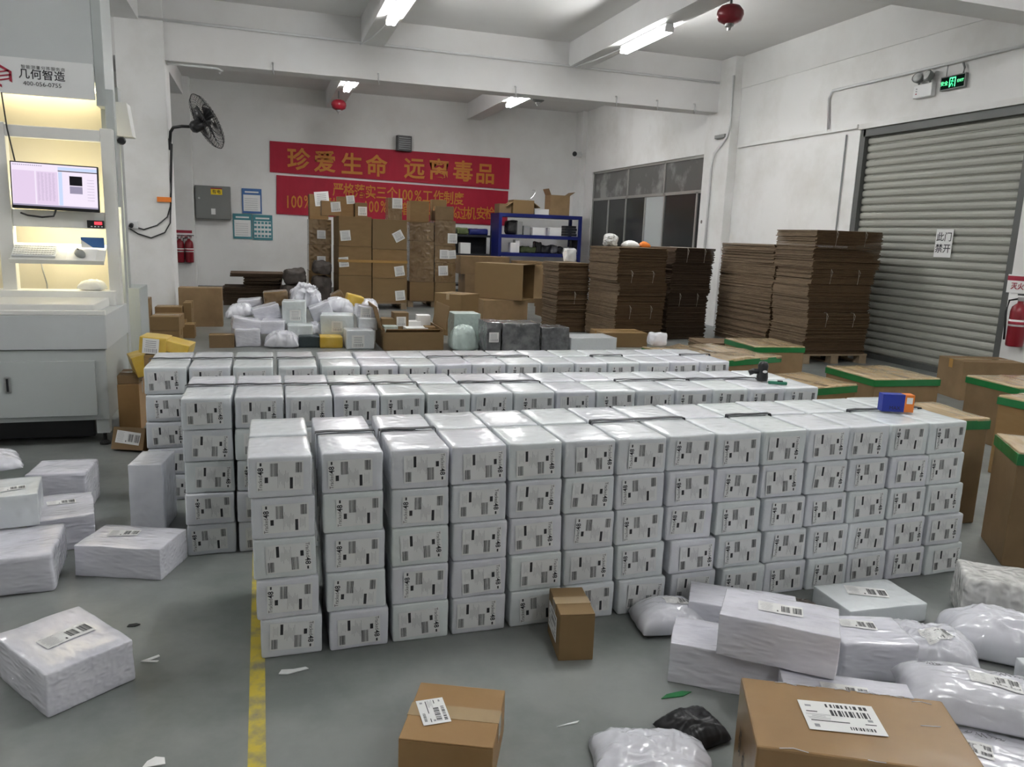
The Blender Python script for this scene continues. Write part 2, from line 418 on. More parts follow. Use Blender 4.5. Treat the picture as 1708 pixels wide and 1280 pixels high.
def twin_label():
    m = MB(); sheet(m, 0.150, 0.075)
    barcode(m, 0.018, 0.0, 0.030, 0.046, seed=7); barcode(m, 0.056, 0.0, 0.030, 0.046, seed=8)
    rnd = random.Random(6)
    for k in range(11): inkrect(m, -0.068 + rnd.uniform(0, 0.002) + 0.02, 0.030 - k * 0.0058, rnd.uniform(0.02, 0.05), 0.0011, 2)
    inkrect(m, -0.010, -0.022, 0.005, 0.010)
    return m
LABEL_TWIN = twin_label().mesh('address_label', ['paper', 'ink', 'ink_soft'])
def freight_label():
    m = MB(); sheet(m, 0.150, 0.100)
    barcode(m, 0.020, 0.036, 0.085, 0.012, seed=9); barcode(m, 0.022, 0.012, 0.080, 0.020, seed=10)
    inkrect(m, -0.055, 0.012, 0.022, 0.003); inkrect(m, -0.026, -0.018, 0.075, 0.003); inkrect(m, 0.052, -0.018, 0.022, 0.003)
    barcode(m, 0.030, -0.036, 0.045, 0.010, seed=11)
    rnd = random.Random(2)
    for k in range(7): inkrect(m, -0.045, 0.004 - k * 0.0028, rnd.uniform(0.025, 0.05), 0.0008, 2)
    inkrect(m, -0.058, 0.032, 0.012, 0.006, 2); inkrect(m, 0.055, -0.005, 0.010, 0.008, 2); inkrect(m, -0.056, -0.035, 0.010, 0.010, 2)
    return m
LABEL_FREIGHT = freight_label().mesh('address_label', ['paper', 'ink', 'ink_soft'])
def tiny_label():
    m = MB(); m.box((0, 0, 0.0004), (0.14, 0.14, 0.0008))
    for k in range(4): inkrect(m, 0, 0.045 - k * 0.018, 0.09, 0.006, 1)
    barcode(m, 0, -0.04, 0.1, 0.035, seed=4)
    return m
LABEL_SMALL = tiny_label().mesh('address_label', ['paper', 'ink_soft'])

def stick(me, parent, where, x, y, size, rot=0.0, scale=1.0, off=0.0012, name='address_label'):
    """put a flat label on the top / front / left / right face of a box-like parent with size (w, d, h), base at 0"""
    w, d, h = size
    if where == 'top': mx = Matrix.Translation((x, y, h + off))
    elif where == 'front': mx = Matrix.Translation((x, -d / 2 - off, y)) @ Matrix.Rotation(R(90), 4, 'X')
    elif where == 'left': mx = Matrix.Translation((-w / 2 - off, x, y)) @ Matrix.Rotation(R(-90), 4, 'Z') @ Matrix.Rotation(R(90), 4, 'X')
    else: mx = Matrix.Translation((w / 2 + off, x, y)) @ Matrix.Rotation(R(90), 4, 'Z') @ Matrix.Rotation(R(90), 4, 'X')
    o = bpy.data.objects.new(name, me); COL.objects.link(o); o.parent = parent
    o.matrix_local = mx @ Matrix.Rotation(rot, 4, 'Z') @ Matrix.Scale(scale, 4)
    return o

# ------------------------------------------------------------------ the room
XR, YB, ZC = 7.925, 19.3, 4.63          # right wall, back wall, ceiling slab
XL, YF = -7.0, -7.0
def struct(mb, name, mats, parent=None, bevel=0.0):
    o = mb.obj(name, mats, parent, bevel=bevel)
    if not parent: o['kind'] = 'structure'
    return o
fl = struct(MB().span((XL, YF, -0.1), (XR + 0.3, YB + 0.2, 0)), 'floor', 'floor')
struct(MB().span((-0.072, -2.0, 0.0), (-0.022, 9.0, 0.0012)), 'floor_stripe', 'floor_yellow', fl)
struct(MB().span((XL, YF, ZC), (XR + 0.3, YB + 0.2, ZC + 0.15)), 'ceiling', 'ceiling')
struct(MB().span((XL, YB, 0), (XR + 0.3, YB + 0.2, ZC)), 'wall_back', 'wall')
struct(MB().span((XL - 0.2, YF, 0), (XL, YB, ZC)), 'wall_left', 'wall')
struct(MB().span((XL, YF - 0.2, 0), (XR + 0.3, YF, ZC)), 'wall_front', 'wall')
WIN_Y0, WIN_Y1, WIN_Z0, WIN_Z1 = 13.18, 18.42, 1.05, 3.11
SH_Y0, SH_Y1, SH_Z = 6.56, 9.18, 3.10
wr = MB()
wr.span((XR, YF, 0), (XR + 0.3, SH_Y0, ZC)); wr.span((XR, SH_Y0, SH_Z), (XR + 0.3, SH_Y1, ZC))
wr.span((XR, SH_Y1, 0), (XR + 0.3, WIN_Y0, ZC)); wr.span((XR, WIN_Y0, 0), (XR + 0.3, WIN_Y1, WIN_Z0))
wr.span((XR, WIN_Y0, WIN_Z1), (XR + 0.3, WIN_Y1, ZC)); wr.span((XR, WIN_Y1, 0), (XR + 0.3, YB, ZC))
struct(wr, 'wall_right', 'wall_scuffed')
struct(MB().span((XR - 0.045, 9.2, 3.12), (XR, 12.1, 3.17)), 'trim_1', 'wall_scuffed')
struct(MB().span((XR - 0.025, YF, 3.60 - 0.5), (XR, SH_Y1 + 0.02, 3.17)), 'trim_2', 'wall_scuffed')
struct(MB().span((XR + 0.31, SH_Y0 - 1, 0), (XR + 0.45, WIN_Y1 + 0.5, ZC)), 'night_backing', 'night_void')  # dark sheet added outside the openings, stands in for the night
struct(MB().span((XR - 0.02, 6.4, 4.105), (XR, 12.15, ZC)), 'trim_3', 'wall')
# main beams, secondary beams, pillars
for k, y in enumerate((12.6, 6.05, -0.5)):
    struct(MB().span((XL, y, 3.76), (XR, y + 0.35, ZC)), 'main_beam', 'beam')
BEAMS_X = (-5.05, -1.72, 1.68, 5.06)
for x in BEAMS_X:
    for y0, y1 in ((12.95, YB), (6.40, 12.6), (-0.15, 6.05), (YF, -0.5)):
        struct(MB().span((x - 0.17, y0, 4.25), (x + 0.17, y1, ZC)), 'secondary_beam', 'beam')
struct(MB().span((-1.87, 12.55, 0), (-1.24, 13.15, ZC)), 'pillar', 'wall_scuffed', bevel=0.01)
struct(MB().span((-1.90, YB - 0.25, 0), (-1.41, YB, ZC)), 'pillar', 'wall', bevel=0.01)
struct(MB().span((XR - 0.17, 12.15, 0), (XR, 12.95, ZC)), 'pillar', 'wall_scuffed', bevel=0.01)
struct(MB().span((XR - 0.14, YB - 0.4, 0), (XR, YB, ZC)), 'pillar', 'wall', bevel=0.01)
struct(MB().span((-1.24 - 0.4, YB - 0.03, 0), (XR, YB, 0.10)), 'baseboard_back', 'elec_grey')

# window with frame and single panes
win = empty('window_1', (XR, (WIN_Y0 + WIN_Y1) / 2, WIN_Z0), kind='structure')
def winbox(name, a, b, mat):
    o = MB().span((a[0] - XR, a[1] - (WIN_Y0 + WIN_Y1) / 2, a[2] - WIN_Z0), (b[0] - XR, b[1] - (WIN_Y0 + WIN_Y1) / 2, b[2] - WIN_Z0)).obj(name, mat, win)
    return o
x0, x1 = XR + 0.03, XR + 0.09
zm = 2.44
winbox('frame', (x0, WIN_Y0, WIN_Z1 - 0.05), (x1, WIN_Y1, WIN_Z1), 'alu')
winbox('frame', (x0, WIN_Y0, WIN_Z0), (x1, WIN_Y1, WIN_Z0 + 0.05), 'alu')
winbox('frame', (x0, WIN_Y0, WIN_Z0), (x1, WIN_Y0 + 0.05, WIN_Z1), 'alu')
winbox('frame', (x0, WIN_Y1 - 0.05, WIN_Z0), (x1, WIN_Y1, WIN_Z1), 'alu')
winbox('transom', (x0, WIN_Y0, zm - 0.03), (x1, WIN_Y1, zm + 0.03), 'alu')
ys_u = [WIN_Y0, 14.75, 16.45, WIN_Y1]
for a, b in zip(ys_u[:-1], ys_u[1:]):
    winbox('pane', (x0 + 0.025, a + 0.02, zm + 0.03), (x0 + 0.031, b - 0.02, WIN_Z1 - 0.04), 'glass_film')
for y in ys_u[1:-1]: winbox('mullion', (x0, y - 0.03, zm), (x1, y + 0.03, WIN_Z1), 'alu')
ys_l = [WIN_Y0, 13.42, 14.70, 15.55, 16.50, 17.45, WIN_Y1]
for k, (a, b) in enumerate(zip(ys_l[:-1], ys_l[1:])):
    winbox('pane', (x0 + 0.02, a + 0.02, WIN_Z0 + 0.04), (x0 + 0.026, b - 0.02, zm - 0.03), 'glass_white' if k == 2 else ('night_void' if k == 0 else 'glass_dark'))
for y in ys_l[1:-1]: winbox('mullion', (x0, y - 0.028, WIN_Z0), (x1, y + 0.028, zm), 'alu')
winbox('sill', (XR - 0.04, WIN_Y0 - 0.05, WIN_Z0 - 0.05), (XR + 0.1, WIN_Y1 + 0.05, WIN_Z0), 'wall')

# roller shutter: every slat its own piece
sh = empty('door_1', (XR + 0.1, (SH_Y0 + SH_Y1) / 2, 0), kind='structure')
NSL = 30; pitch = (SH_Z - 0.08) / NSL; ln = SH_Y1 - SH_Y0 - 0.1
prof = [(0.004, 0.0), (0.004, 0.010), (-0.016, 0.016), (-0.024, 0.030), (-0.028, 0.055), (-0.024, 0.080), (-0.014, 0.092), (0.004, pitch - 0.003), (0.012, pitch - 0.003), (0.012, 0.0)]
sm = MB(); sm.prism([(p[0], p[1]) for p in prof], ln, 0, Matrix.Translation((0, ln / 2, 0)) @ Matrix.Rotation(R(90), 4, 'X'))
slat_me = sm.mesh('slat', ['shutter'])
for k in range(NSL): place(slat_me, 'slat', (0, 0, 0.07 + k * pitch), parent=sh)
MB().box((-0.01, 0, 0.035), (0.05, ln, 0.07)).obj('bottom_bar', 'shutter_rail', sh)
for s in (-1, 1): MB().box((-0.03, s * (SH_Y1 - SH_Y0 - 0.09) / 2, SH_Z / 2), (0.12, 0.09, SH_Z)).obj('guide_rail', 'shutter_rail', sh)
MB().box((-0.03, 0, SH_Z - 0.05), (0.12, ln, 0.10)).obj('head_rail', 'shutter_rail', sh)

# ------------------------------------------------------------------ ceiling lamps (two in each bay; left side ones added unseen)
def tube_lamp(x, y, label, length=1.3):
    t = empty('ceiling_lamp', (x, y, 4.25), 0, label, 'lamp', 'tube lamps under the ceiling beams')
    MB().box((0, 0, -0.035), (0.11, length + 0.06, 0.05)).obj('lamp_body', 'lamp_body', t, bevel=0.008)
    for s in (-1, 1):
        MB().cyl((s * 0.035, -length / 2, -0.095), (s * 0.035, length / 2, -0.095), 0.026, 10).obj('lamp_tube', 'tube', t, smooth=True)
        MB().box((0, s * (length / 2 + 0.015), -0.08), (0.12, 0.03, 0.07)).obj('end_cap', 'lamp_body', t)
    return t
tube_lamp(1.68, 10.15, 'bright tube lamp under ceiling beam at top centre of the photo')
tube_lamp(5.06, 10.20, 'bright tube lamp under beam left of the large red hanging ball')
tube_lamp(1.66, 15.55, 'far tube lamp beside small red hanging ball, left of banner middle')
tube_lamp(5.02, 15.65, 'far tube lamp under beam above right end of red banner')
for x in (1.68, 5.06):
    for y in (3.6, -2.6):
        tube_lamp(x, y, 'tube lamp out of view, %s over the %s of the hall' % ('above parcel rows' if y > 0 else 'behind the viewer', 'left half' if x < 3 else 'right half'))
for y in (10.2, 3.6): tube_lamp(-4.4, y, 'added tube lamp out of view in the left side bay, %s' % ('far one' if y > 5 else 'near one'))  # unseen lamps, added to balance the light from the left

# ------------------------------------------------------------------ the three long stacks of white parcels
ORD = ['first', 'second', 'third', 'fourth', 'fifth', 'sixth', 'seventh', 'eighth', 'ninth', 'tenth', 'eleventh', 'twelfth', 'thirteenth', 'fourteenth', 'fifteenth', 'sixteenth']
LAYER = ['bottom layer', 'second layer up', 'middle layer', 'fourth layer up', 'top layer']
PW, PD, PH = 0.214, 0.268, 0.1485
PARCELS = [wrap_mesh('wrapped_parcel', PW - 0.004, PD - 0.004, PH - 0.002, 'wrap', seed=k, r=0.009, amp=0.0026, n=6) for k in range(6)]
rng = random.Random(11)
ORIENT1 = ['AABAB', 'AAAAB', 'BABAB', 'BBBBB', 'BBBBA', 'BBABA', 'AAAAB', 'AAABB', 'AAAAA', 'BBAAA', 'BBAAA', 'BABAB', 'ABABA', 'AABBB']
def row(which, fronts, y_of, orient, rear_lower_single, jit, levels=5):
    """fronts: centre x of each column; y_of(x): front face"""
    hidden = MB()
    n = len(fronts)
    for c, xs in enumerate(fronts):
        for l in range(levels):
            x = xs[l] if isinstance(xs, (list, tuple)) else xs
            yf = y_of(x); ang = 0.3 * math.atan(y_of(x + 0.5) - y_of(x - 0.5))
            for back in (0, 1):
                jx = rng.uniform(-jit, jit) * 0.5; jy = rng.uniform(-jit, jit); ja = rng.uniform(-0.01, 0.01)
                v = rng.randrange(6)
                px, py, pz = x + jx, yf + PD / 2 + back * (PD + 0.012) + jy, l * PH
                if back and l < levels - 1 and not rear_lower_single:
                    hidden.box((px, py, pz + PH / 2), (PW, PD, PH - 0.002), rz=ang)
                    continue
                o = place(PARCELS[v], 'wrapped_parcel', (px, py, pz), (0, 0, ang + ja + (math.pi if back and v % 2 else 0)))
                pos = '%s column from left, %s' % (ORD[c], LAYER[l])
                tag(o, 'white wrapped parcel in %s row, %s, %s side' % (which, pos, 'rear' if back else 'label'),
                    'parcel', 'white parcels stacked in the %s row' % which)
                if not back:
                    t = orient[c][levels - 1 - l] if orient else rng.choice('AABB')
                    stick(LABEL_ROW, o, 'front', rng.uniform(-0.012, 0.016), PH * 0.5 + rng.uniform(-0.006, 0.006), (PW, PD, PH),
                          (math.pi if t == 'A' else 0.0) + rng.uniform(-0.06, 0.06), off=0.0016)
    if not rear_lower_single:
        h = hidden.obj('wrapped_parcel_stack', 'wrap')
        tag(h, 'white parcels hidden behind the label side of the %s row' % which, 'parcels', 'white parcels stacked in the %s row' % which, 'stuff')

# front row: column centres read at the top and at the bottom of the stack
tops = [407, 525, 650, 752, 851, 940, 1027, 1107, 1186, 1273, 1345, 1412, 1478, 1540, 1610]
bots = [428, 545, 650, 750, 846, 940, 1022, 1112, 1197, 1271, 1343, 1404, 1468, 1524, 1580]
Y1 = 2.625
cols1 = []
prev = [-9] * 5
for c in range(14):
    xt = (WY(tops[c], 755 - c * 3.3, Y1).x + WY(tops[c + 1], 752 - c * 3.3, Y1).x) / 2
    xb = (WY(bots[c], 1095 - c * 10.5, Y1).x + WY(bots[c + 1], 1085 - c * 10.5, Y1).x) / 2
    xs = []
    for l in range(5):
        x = xb + (xt - xb) * l / 4
        x = max(x, prev[l] + PW + 0.006); prev[l] = x; xs.append(x)
    cols1.append(xs)
row('front', cols1, lambda x: Y1, ORIENT1, True, 0.006)
# middle row, turned a little
b2 = [300, 388, 475, 557, 635, 712, 787, 860, 928, 990, 1047, 1109, 1170, 1229, 1288, 1339]
def y2(x): return 3.615 - 0.055 * (x + 0.37)
cols2 = []; prev = -9
for c in range(15):
    def hit(px):
        x = 0.0
        for _ in range(12): x = WY(px, 661 - (px - 294) * 0.0153, y2(x)).x
        return x
    x = (hit(b2[c]) + hit(b2[c + 1])) / 2
    x = max(x, prev + PW + 0.002); prev = x; cols2.append(x)
row('middle', cols2, y2, ['BBBAA', 'BBABB', 'BBABA', 'AABAB', 'AABBA', 'AABBA', 'BABAB', 'AABAB', 'BBABA', 'ABABA', 'BBABA', 'AABAB', 'AABAB', 'AABAB', 'AABBA'], False, 0.006)
# rear row
b3 = [237, 313, 385, 460, 534, 604, 665, 727, 789, 842, 894, 947, 999, 1046, 1095, 1144, 1192]
def y3(x): return 4.42 - 0.033 * (x + 0.6)
cols3 = []; prev = -9
for c in range(16):
    def hit(px):
        x = 0.0
        for _ in range(12): x = WY(px, 612 - (px - 240) * 0.0105, y3(x)).x
        return x
    x = (hit(b3[c]) + hit(b3[c + 1])) / 2
    x = max(x, prev + PW + 0.002); prev = x; cols3.append(x)
row('rear', cols3, y3, None, False, 0.006)

# black straps lying in the seam along the tops
def strap(xa, xb, yfun, z, label, dip=(True, True)):
    m = MB(); pts = []
    n = max(4, int((xb - xa) / 0.05))
    for k in range(n + 1):
        x = xa + (xb - xa) * k / n
        pts.append((x, yfun(x) + 0.004 * math.sin(k * 1.3), z + 0.004 + 0.0015 * math.sin(k * 2.1)))
    if dip[0]: pts = [(xa - 0.006, pts[0][1] - 0.004, z - 0.03), (xa - 0.004, pts[0][1], z + 0.001)] + pts
    if dip[1]: pts = pts + [(xb + 0.004, pts[-1][1], z + 0.001), (xb + 0.006, pts[-1][1] - 0.004, z - 0.03)]
    vs = []; fs = []
    for (x, y, zz) in pts: vs += [(x, y - 0.013, zz), (x, y + 0.013, zz), (x, y + 0.013, zz + 0.003), (x, y - 0.013, zz + 0.003)]
    for k in range(len(pts) - 1):
        for q in range(4): fs.append((k * 4 + q, k * 4 + (q + 1) % 4, k * 4 + 4 + (q + 1) % 4, k * 4 + 4 + q))
    fs += [(0, 1, 2, 3), tuple(len(vs) - 4 + q for q in (3, 2, 1, 0))]
    m.add(vs, fs)
    return tag(m.obj('black_strap', 'strap'), label, 'strap', 'black straps on the parcel rows')
ZT = 5 * PH
def seam(yf): return lambda x: yf(x) + PD + 0.004
f1 = seam(lambda x: Y1); f2 = seam(y2); f3 = seam(y3)
c1 = [c[4] for c in cols1]
h = PW / 2
strap(c1[1] - h, c1[1] + h, f1, ZT, 'black strap on front row over second column from the left')
strap(c1[2] - h, c1[2] + h, f1, ZT, 'black strap on front row over third column from the left')
strap(c1[6] - h, c1[7] + h, f1, ZT, 'black strap on front row right of its middle, two parcels long')
strap(c1[9] - h, c1[9] + h, f1, ZT, 'short black strap on front row, left of the blue orange box')
strap(c1[12] - h, c1[13] + h - 0.02, f1, ZT, 'black strap on front row running under the blue orange box')
for a, b, lab in ((0, 0, 'first column'), (1, 1, 'second column'), (2, 2, 'third column'), (3, 3, 'fourth column'), (4, 4, 'fifth column'), (6, 7, 'seventh and eighth columns'), (10, 11, 'eleventh and twelfth columns'), (12, 13, 'columns left of the scanner')):
    strap(cols2[a] - h, cols2[b] + h, f2, ZT, 'black strap on middle row over the %s' % lab)
for a, b, lab in ((0, 0, 'first column'), (1, 1, 'second column'), (2, 2, 'third column'), (3, 3, 'fourth column'), (7, 7, 'eighth column'), (8, 9, 'ninth and tenth columns'), (12, 12, 'thirteenth column'), (15, 15, 'last column')):
    strap(cols3[a] - h, cols3[b] + h, f3, ZT, 'black strap on rear row over the %s' % lab)

# small things left on the rows
m = MB(); m.box((-0.022, 0, 0.041), (0.102, 0.05, 0.082), 0); m.box((0.051, 0, 0.041), (0.044, 0.05, 0.082), 1); m.box((0.051, -0.0255, 0.055), (0.028, 0.001, 0.03), 2)
m.text('MAX', 0.024, Matrix.Translation((-0.015, -0.0262, 0.018)) @ Matrix.Rotation(R(90), 4, 'X'), 3)
p = G(1487, 690, ZT)
bx = m.obj('small_carton', ['blue_box', 'orange', 'paper', 'ink'], None, (2.835, 2.84, ZT + 0.006), R(-20), bevel=0.002)
tag(bx, 'small blue and orange carton standing on right end of front row', 'box')
# barcode scanner and green cutter on the middle row
p = G(1278, 640, ZT)
sx, sy = 2.665, 3.64
scn = empty('barcode_scanner', (sx, sy, ZT + 0.004), R(-20), 'black handheld barcode scanner standing on right end of middle row', 'scanner')
MB().lathe([(0.0, 0.0), (0.030, 0.0), (0.032, 0.02), (0.027, 0.06), (0.030, 0.085), (0.022, 0.105), (0.0, 0.112)], 14).obj('scanner_body', 'black_plastic', scn, smooth=True)
MB().tube([(-0.01, 0, 0.05), (-0.05, 0.0, 0.052), (-0.075, 0.0, 0.04)], 0.016, 8).obj('scanner_head', 'black_plastic', scn, smooth=True)
MB().lathe([(0.0, 0.0), (0.013, 0.0), (0.0, 0.003)], 12, 0, Matrix.Translation((0.004, -0.031, 0.055)) @ Matrix.Rotation(R(90), 4, 'X') @ Matrix.Scale(0.6, 4, (0, 1, 0))).obj('badge', 'paper', scn)
cut = empty('box_cutter', (sx + 0.03, sy - 0.10, ZT + 0.001), R(-28), 'green box cutter lying on middle row beside the scanner', 'cutter')
MB().box((0, 0, 0.008), (0.10, 0.024, 0.016)).obj('cutter_body', 'green_plastic', cut, bevel=0.004)
MB().box((0.012, -0.002, 0.019), (0.028, 0.012, 0.006)).obj('slider', 'black_plastic', cut)

# ------------------------------------------------------------------ cartons
def carton_mesh(w, d, h, mats, seam=True):
    m = MB(); t = 0.005
    if not seam: return m.box((0, 0, h / 2), (w, d, h))
    m.box((0, 0, (h - t) / 2), (w, d, h - t))
    m.box((0, -d / 4 - 0.0008, h - t / 2), (w, d / 2 - 0.003, t)); m.box((0, d / 4 + 0.0008, h - t / 2), (w, d / 2 - 0.003, t))
    return m
def carton(label, cx, cy, z0, w, d, h, yaw=0.0, mat='carton', tape='tape_brown', group=None, name='carton', labels=(), tilt=(0, 0), cat='box', seam=True):
    m = carton_mesh(w, d, h, mat, seam)
    o = m.obj(name, mat, None, (cx, cy, z0), R(yaw), bevel=min(0.006, h * 0.04))
    o.rotation_euler = (R(tilt[0]), R(tilt[1]), R(yaw))
    tag(o, label, cat, group)
    if tape:
        tw = min(0.06, d * 0.25); e = min(0.09, h * 0.45)
        q = MB(); q.box((0, 0, h + 0.0006), (w + 0.002, tw, 0.0012))
        q.box((-w / 2 - 0.0008, 0, h - e / 2), (0.0016, tw, e)); q.box((w / 2 + 0.0008, 0, h - e / 2), (0.0016, tw, e))
        q.obj('tape', tape, o)
    for (me, where, x, y, rot, s) in labels: stick(me, o, where, x, y, (w, d, h), rot, s, 0.002)
    return o
def fit(N, Rr, Fp, z):
    a, b, c = G(*N, z), G(*Rr, z), G(*Fp, z)
    w = (b - a).length; d = (c - b).length; yaw = math.atan2((b - a).y, (b - a).x); ce = (a + c) / 2
    return ce.x, ce.y, w, d, math.degrees(yaw)

# foreground brown cartons
carton('brown carton with white freight label on its top, bottom centre of the photo', 0.50, 1.955, 0, 0.262, 0.275, 0.138, -24, 'carton_warm', 'tape_clear',
       labels=((LABEL_FREIGHT, 'top', -0.062, -0.005, R(-66), 0.80),))
carton('upright brown carton with white label standing against the front row', 1.063, 2.452, 0, 0.128, 0.215, 0.180, -10, 'carton', 'tape_clear',
       labels=((LABEL_FREIGHT, 'left', 0.01, 0.095, R(0), 0.98),))
big = carton('large brown carton under clear film, freight label on top, bottom right corner', 1.425, 1.425, 0, 0.53, 0.31, 0.30, -27, 'carton_film', None, seam=False,
       labels=((LABEL_FREIGHT, 'top', -0.03, 0.01, R(3), 1.28),))
for k, s in enumerate(('SIZE', 'QTY.', 'G.W')):
    m = MB().text(s, 0.042, Matrix.Translation((-0.2665, 0.06 - k * 0.07, 0.16 - 0.02 * k)) @ Matrix.Rotation(R(-90), 4, 'Z') @ Matrix.Rotation(R(90), 4, 'X') @ Matrix.Rotation(R(90), 4, 'Z'), 0, 0.02)
    m.obj('printed_word', 'ink', big)
m = MB()
rr = random.Random(3)
for k in range(16):
    x = rr.uniform(-0.25, 0.25); y = rr.choice((-0.152, 0.145, rr.uniform(-0.14, 0.14))); l = rr.uniform(0.02, 0.07)
    m.tube([(x, y, 0.3012), (x + l * 0.5, y + rr.uniform(-.006, .006), 0.3022), (x + l, y + rr.uniform(-.006, .006), 0.3012)], 0.0011, 4)
tag(m.obj('film_wrinkles', 'poly', big), kind='stuff')
# ------------------------------------------------------------------ white parcels on the floor
def parcel(label, cx, cy, z0, w, d, h, yaw=0.0, seed=0, mat='wrap_crinkle', tilt=(0, 0), lab=None, group='white parcels lying on the floor', amp=0.006, r=0.007, name='floor_parcel', cat='parcel', n=9):
    amp = amp * 0.65; r = r * 0.6
    o = place(wrap_mesh(name, w, d, h, mat, seed + 20, r, amp, n), name, (cx, cy, z0), (R(tilt[0]), R(tilt[1]), R(yaw)))
    tag(o, label, cat, group)
    if lab:
        me, where, x, y, rot, s = lab
        if where == 'top': lay_label(me, o, x, y, rot, s)
        else: stick(me, o, where, x, y, (w, d, h), rot, s, amp * 0.8 + 0.0015)
    return o
def mailer(label, cx, cy, z0, w, l, h, yaw=0.0, seed=0, mat='poly', tilt=(0, 0), lab=None, group='soft white mailers on the floor', amp=0.02, sharp=3.0, bend=0.0, name='poly_mailer', cat='mailer'):
    o = place(pillow_mesh(name, w, l, h, mat, seed, 40, amp, sharp, bend), name, (cx, cy, z0), (R(tilt[0]), R(tilt[1]), R(yaw)))
    tag(o, label, cat, group)
    if lab:
        me, x, y, rot, s = lab
        lay_label(me, o, x, y, rot, s)
    return o
def lay_label(me, o, x, y, rot, s):
    """drape a copy of a flat label over the upper surface of a soft thing"""
    from mathutils.bvhtree import BVHTree
    src = o.data
    bvh = BVHTree.FromPolygons([v.co for v in src.vertices], [tuple(p.vertices) for p in src.polygons])
    new = me.copy()
    for v in new.vertices:
        c = Matrix.Rotation(rot, 3, 'Z') @ (v.co * s)
        hit = bvh.ray_cast(Vector((x + c.x, y + c.y, 2)), Vector((0, 0, -1)))
        z = hit[0].z if hit[0] else 0.02
        v.co = (x + c.x, y + c.y, z + 0.0008 + v.co.z * 3.5)
    q = bpy.data.objects.new('address_label', new); COL.objects.link(q); q.parent = o

LEFT = 'white parcels on the floor at the left'
RIGHT = 'white parcels heaped at lower right'
parcel('large white parcel with twin barcode label, nearest on the left floor', -0.652, 2.667, 0, 0.372, 0.275, 0.147, -54, 1, 'wrap_crinkle', lab=(LABEL_TWIN, 'top', 0.0, 0.01, R(94), 1.05), group=LEFT, amp=0.006, r=0.012)
parcel('flat white parcel with faint label lying before the middle row end', -0.573, 3.551, 0, 0.375, 0.245, 0.139, -20.7, 2, 'wrap_crinkle', lab=(LABEL_TWIN, 'top', -0.05, 0.03, R(10), 0.85), group=LEFT, amp=0.005)
parcel('white parcel standing on end beside the middle row', -0.545, 4.075, 0, 0.155, 0.25, 0.345, -8, 3, 'wrap', group=LEFT, amp=0.005)
parcel('bottom white parcel of the heap at left edge', -1.06, 3.53, 0, 0.42, 0.36, 0.165, 4, 4, 'wrap_crinkle', group=LEFT, amp=0.010, r=0.025)
parcel('white parcel on top of the heap at left edge, label upward', -1.17, 3.80, 0.170, 0.38, 0.27, 0.145, 10, 5, 'wrap', lab=(LABEL_TWIN, 'top', 0.08, -0.03, R(5), 0.8), group=LEFT)
parcel('lower rear white parcel of left heap, faint label on top', -0.935, 3.97, 0, 0.27, 0.36, 0.160, 12, 6, 'wrap_crinkle', lab=(LABEL_TWIN, 'top', 0.0, 0.05, R(4), 0.8), group=LEFT, amp=0.008)
parcel('greenish white parcel at the rear of left heap', -1.02, 4.42, 0, 0.28, 0.26, 0.225, -4, 7, 'wrap_crinkle', group=LEFT, amp=0.008, r=0.022)
mailer('flat white mailer lying over the rear of left heap', -1.32, 4.16, 0.315, 0.36, 0.30, 0.06, 20, 8, lab=(LABEL_TWIN, -0.03, -0.02, R(12), 0.7), group=LEFT)
# right heap
parcel('long white parcel under the other, lower left of right heap', 1.536, 2.10, 0, 0.43, 0.20, 0.149, -35, 9, 'wrap_crinkle', group=RIGHT, amp=0.004)
parcel('long white parcel with twin barcodes lying uppermost on right heap', 1.62, 1.993, 0.152, 0.370, 0.213, 0.147, -39, 10, 'wrap_crinkle', lab=(LABEL_TWIN, 'top', 0.0, 0.012, R(4), 0.95), group=RIGHT, amp=0.004)
parcel('white parcel behind the uppermost one, touching front row', 1.775, 2.41, 0, 0.41, 0.19, 0.125, -33, 11, 'wrap_crinkle', lab=(LABEL_TWIN, 'top', -0.02, 0.0, R(80), 0.5), group=RIGHT)
parcel('low flat white parcel with double barcode before front row right end', 2.385, 2.395, 0, 0.37, 0.235, 0.080, -3, 12, 'wrap', lab=(LABEL_TWIN, 'top', 0.0, 0.02, R(-25), 1.1), group=RIGHT, amp=0.003)
parcel('white parcel with side by side barcodes right of the uppermost one', 2.055, 2.045, 0, 0.272, 0.21, 0.150, -17.5, 13, 'wrap_crinkle', lab=(LABEL_TWIN, 'top', -0.03, 0.03, R(-8), 0.85), group=RIGHT, amp=0.008, r=0.02)
parcel('thin white parcel with barcode label showing behind the large brown carton', 1.705, 1.742, 0, 0.39, 0.19, 0.143, -29, 14, 'wrap_crinkle', lab=(LABEL_TWIN, 'top', -0.01, 0.0, R(0), 0.95), group=RIGHT, amp=0.004)
mailer('long puffy white mailer with handwriting and twin barcodes', 2.16, 1.60, 0.08, 0.58, 0.25, 0.105, -32, 15, tilt=(0, 3), lab=(LABEL_TWIN, -0.03, 0.0, R(-4), 0.95), group=RIGHT, amp=0.008, sharp=5)
mailer('flat white mailer with barcodes, bottom right corner under the puffy one', 1.97, 1.50, 0.0, 0.46, 0.26, 0.075, -36, 16, lab=(LABEL_TWIN, -0.04, -0.02, R(-6), 0.95), group=RIGHT, amp=0.008, sharp=5)
mailer('crumpled soft white mailer with bent barcode in right heap', 2.31, 2.03, 0.0, 0.34, 0.26, 0.12, -30, 17, lab=(LABEL_TWIN, 0.02, -0.04, R(30), 0.8), group=RIGHT, amp=0.025)
mailer('soft white mailer arched over the heap near the right edge', 2.68, 1.98, 0.0, 0.50, 0.26, 0.15, -40, 18, group=RIGHT, amp=0.022, sharp=3)
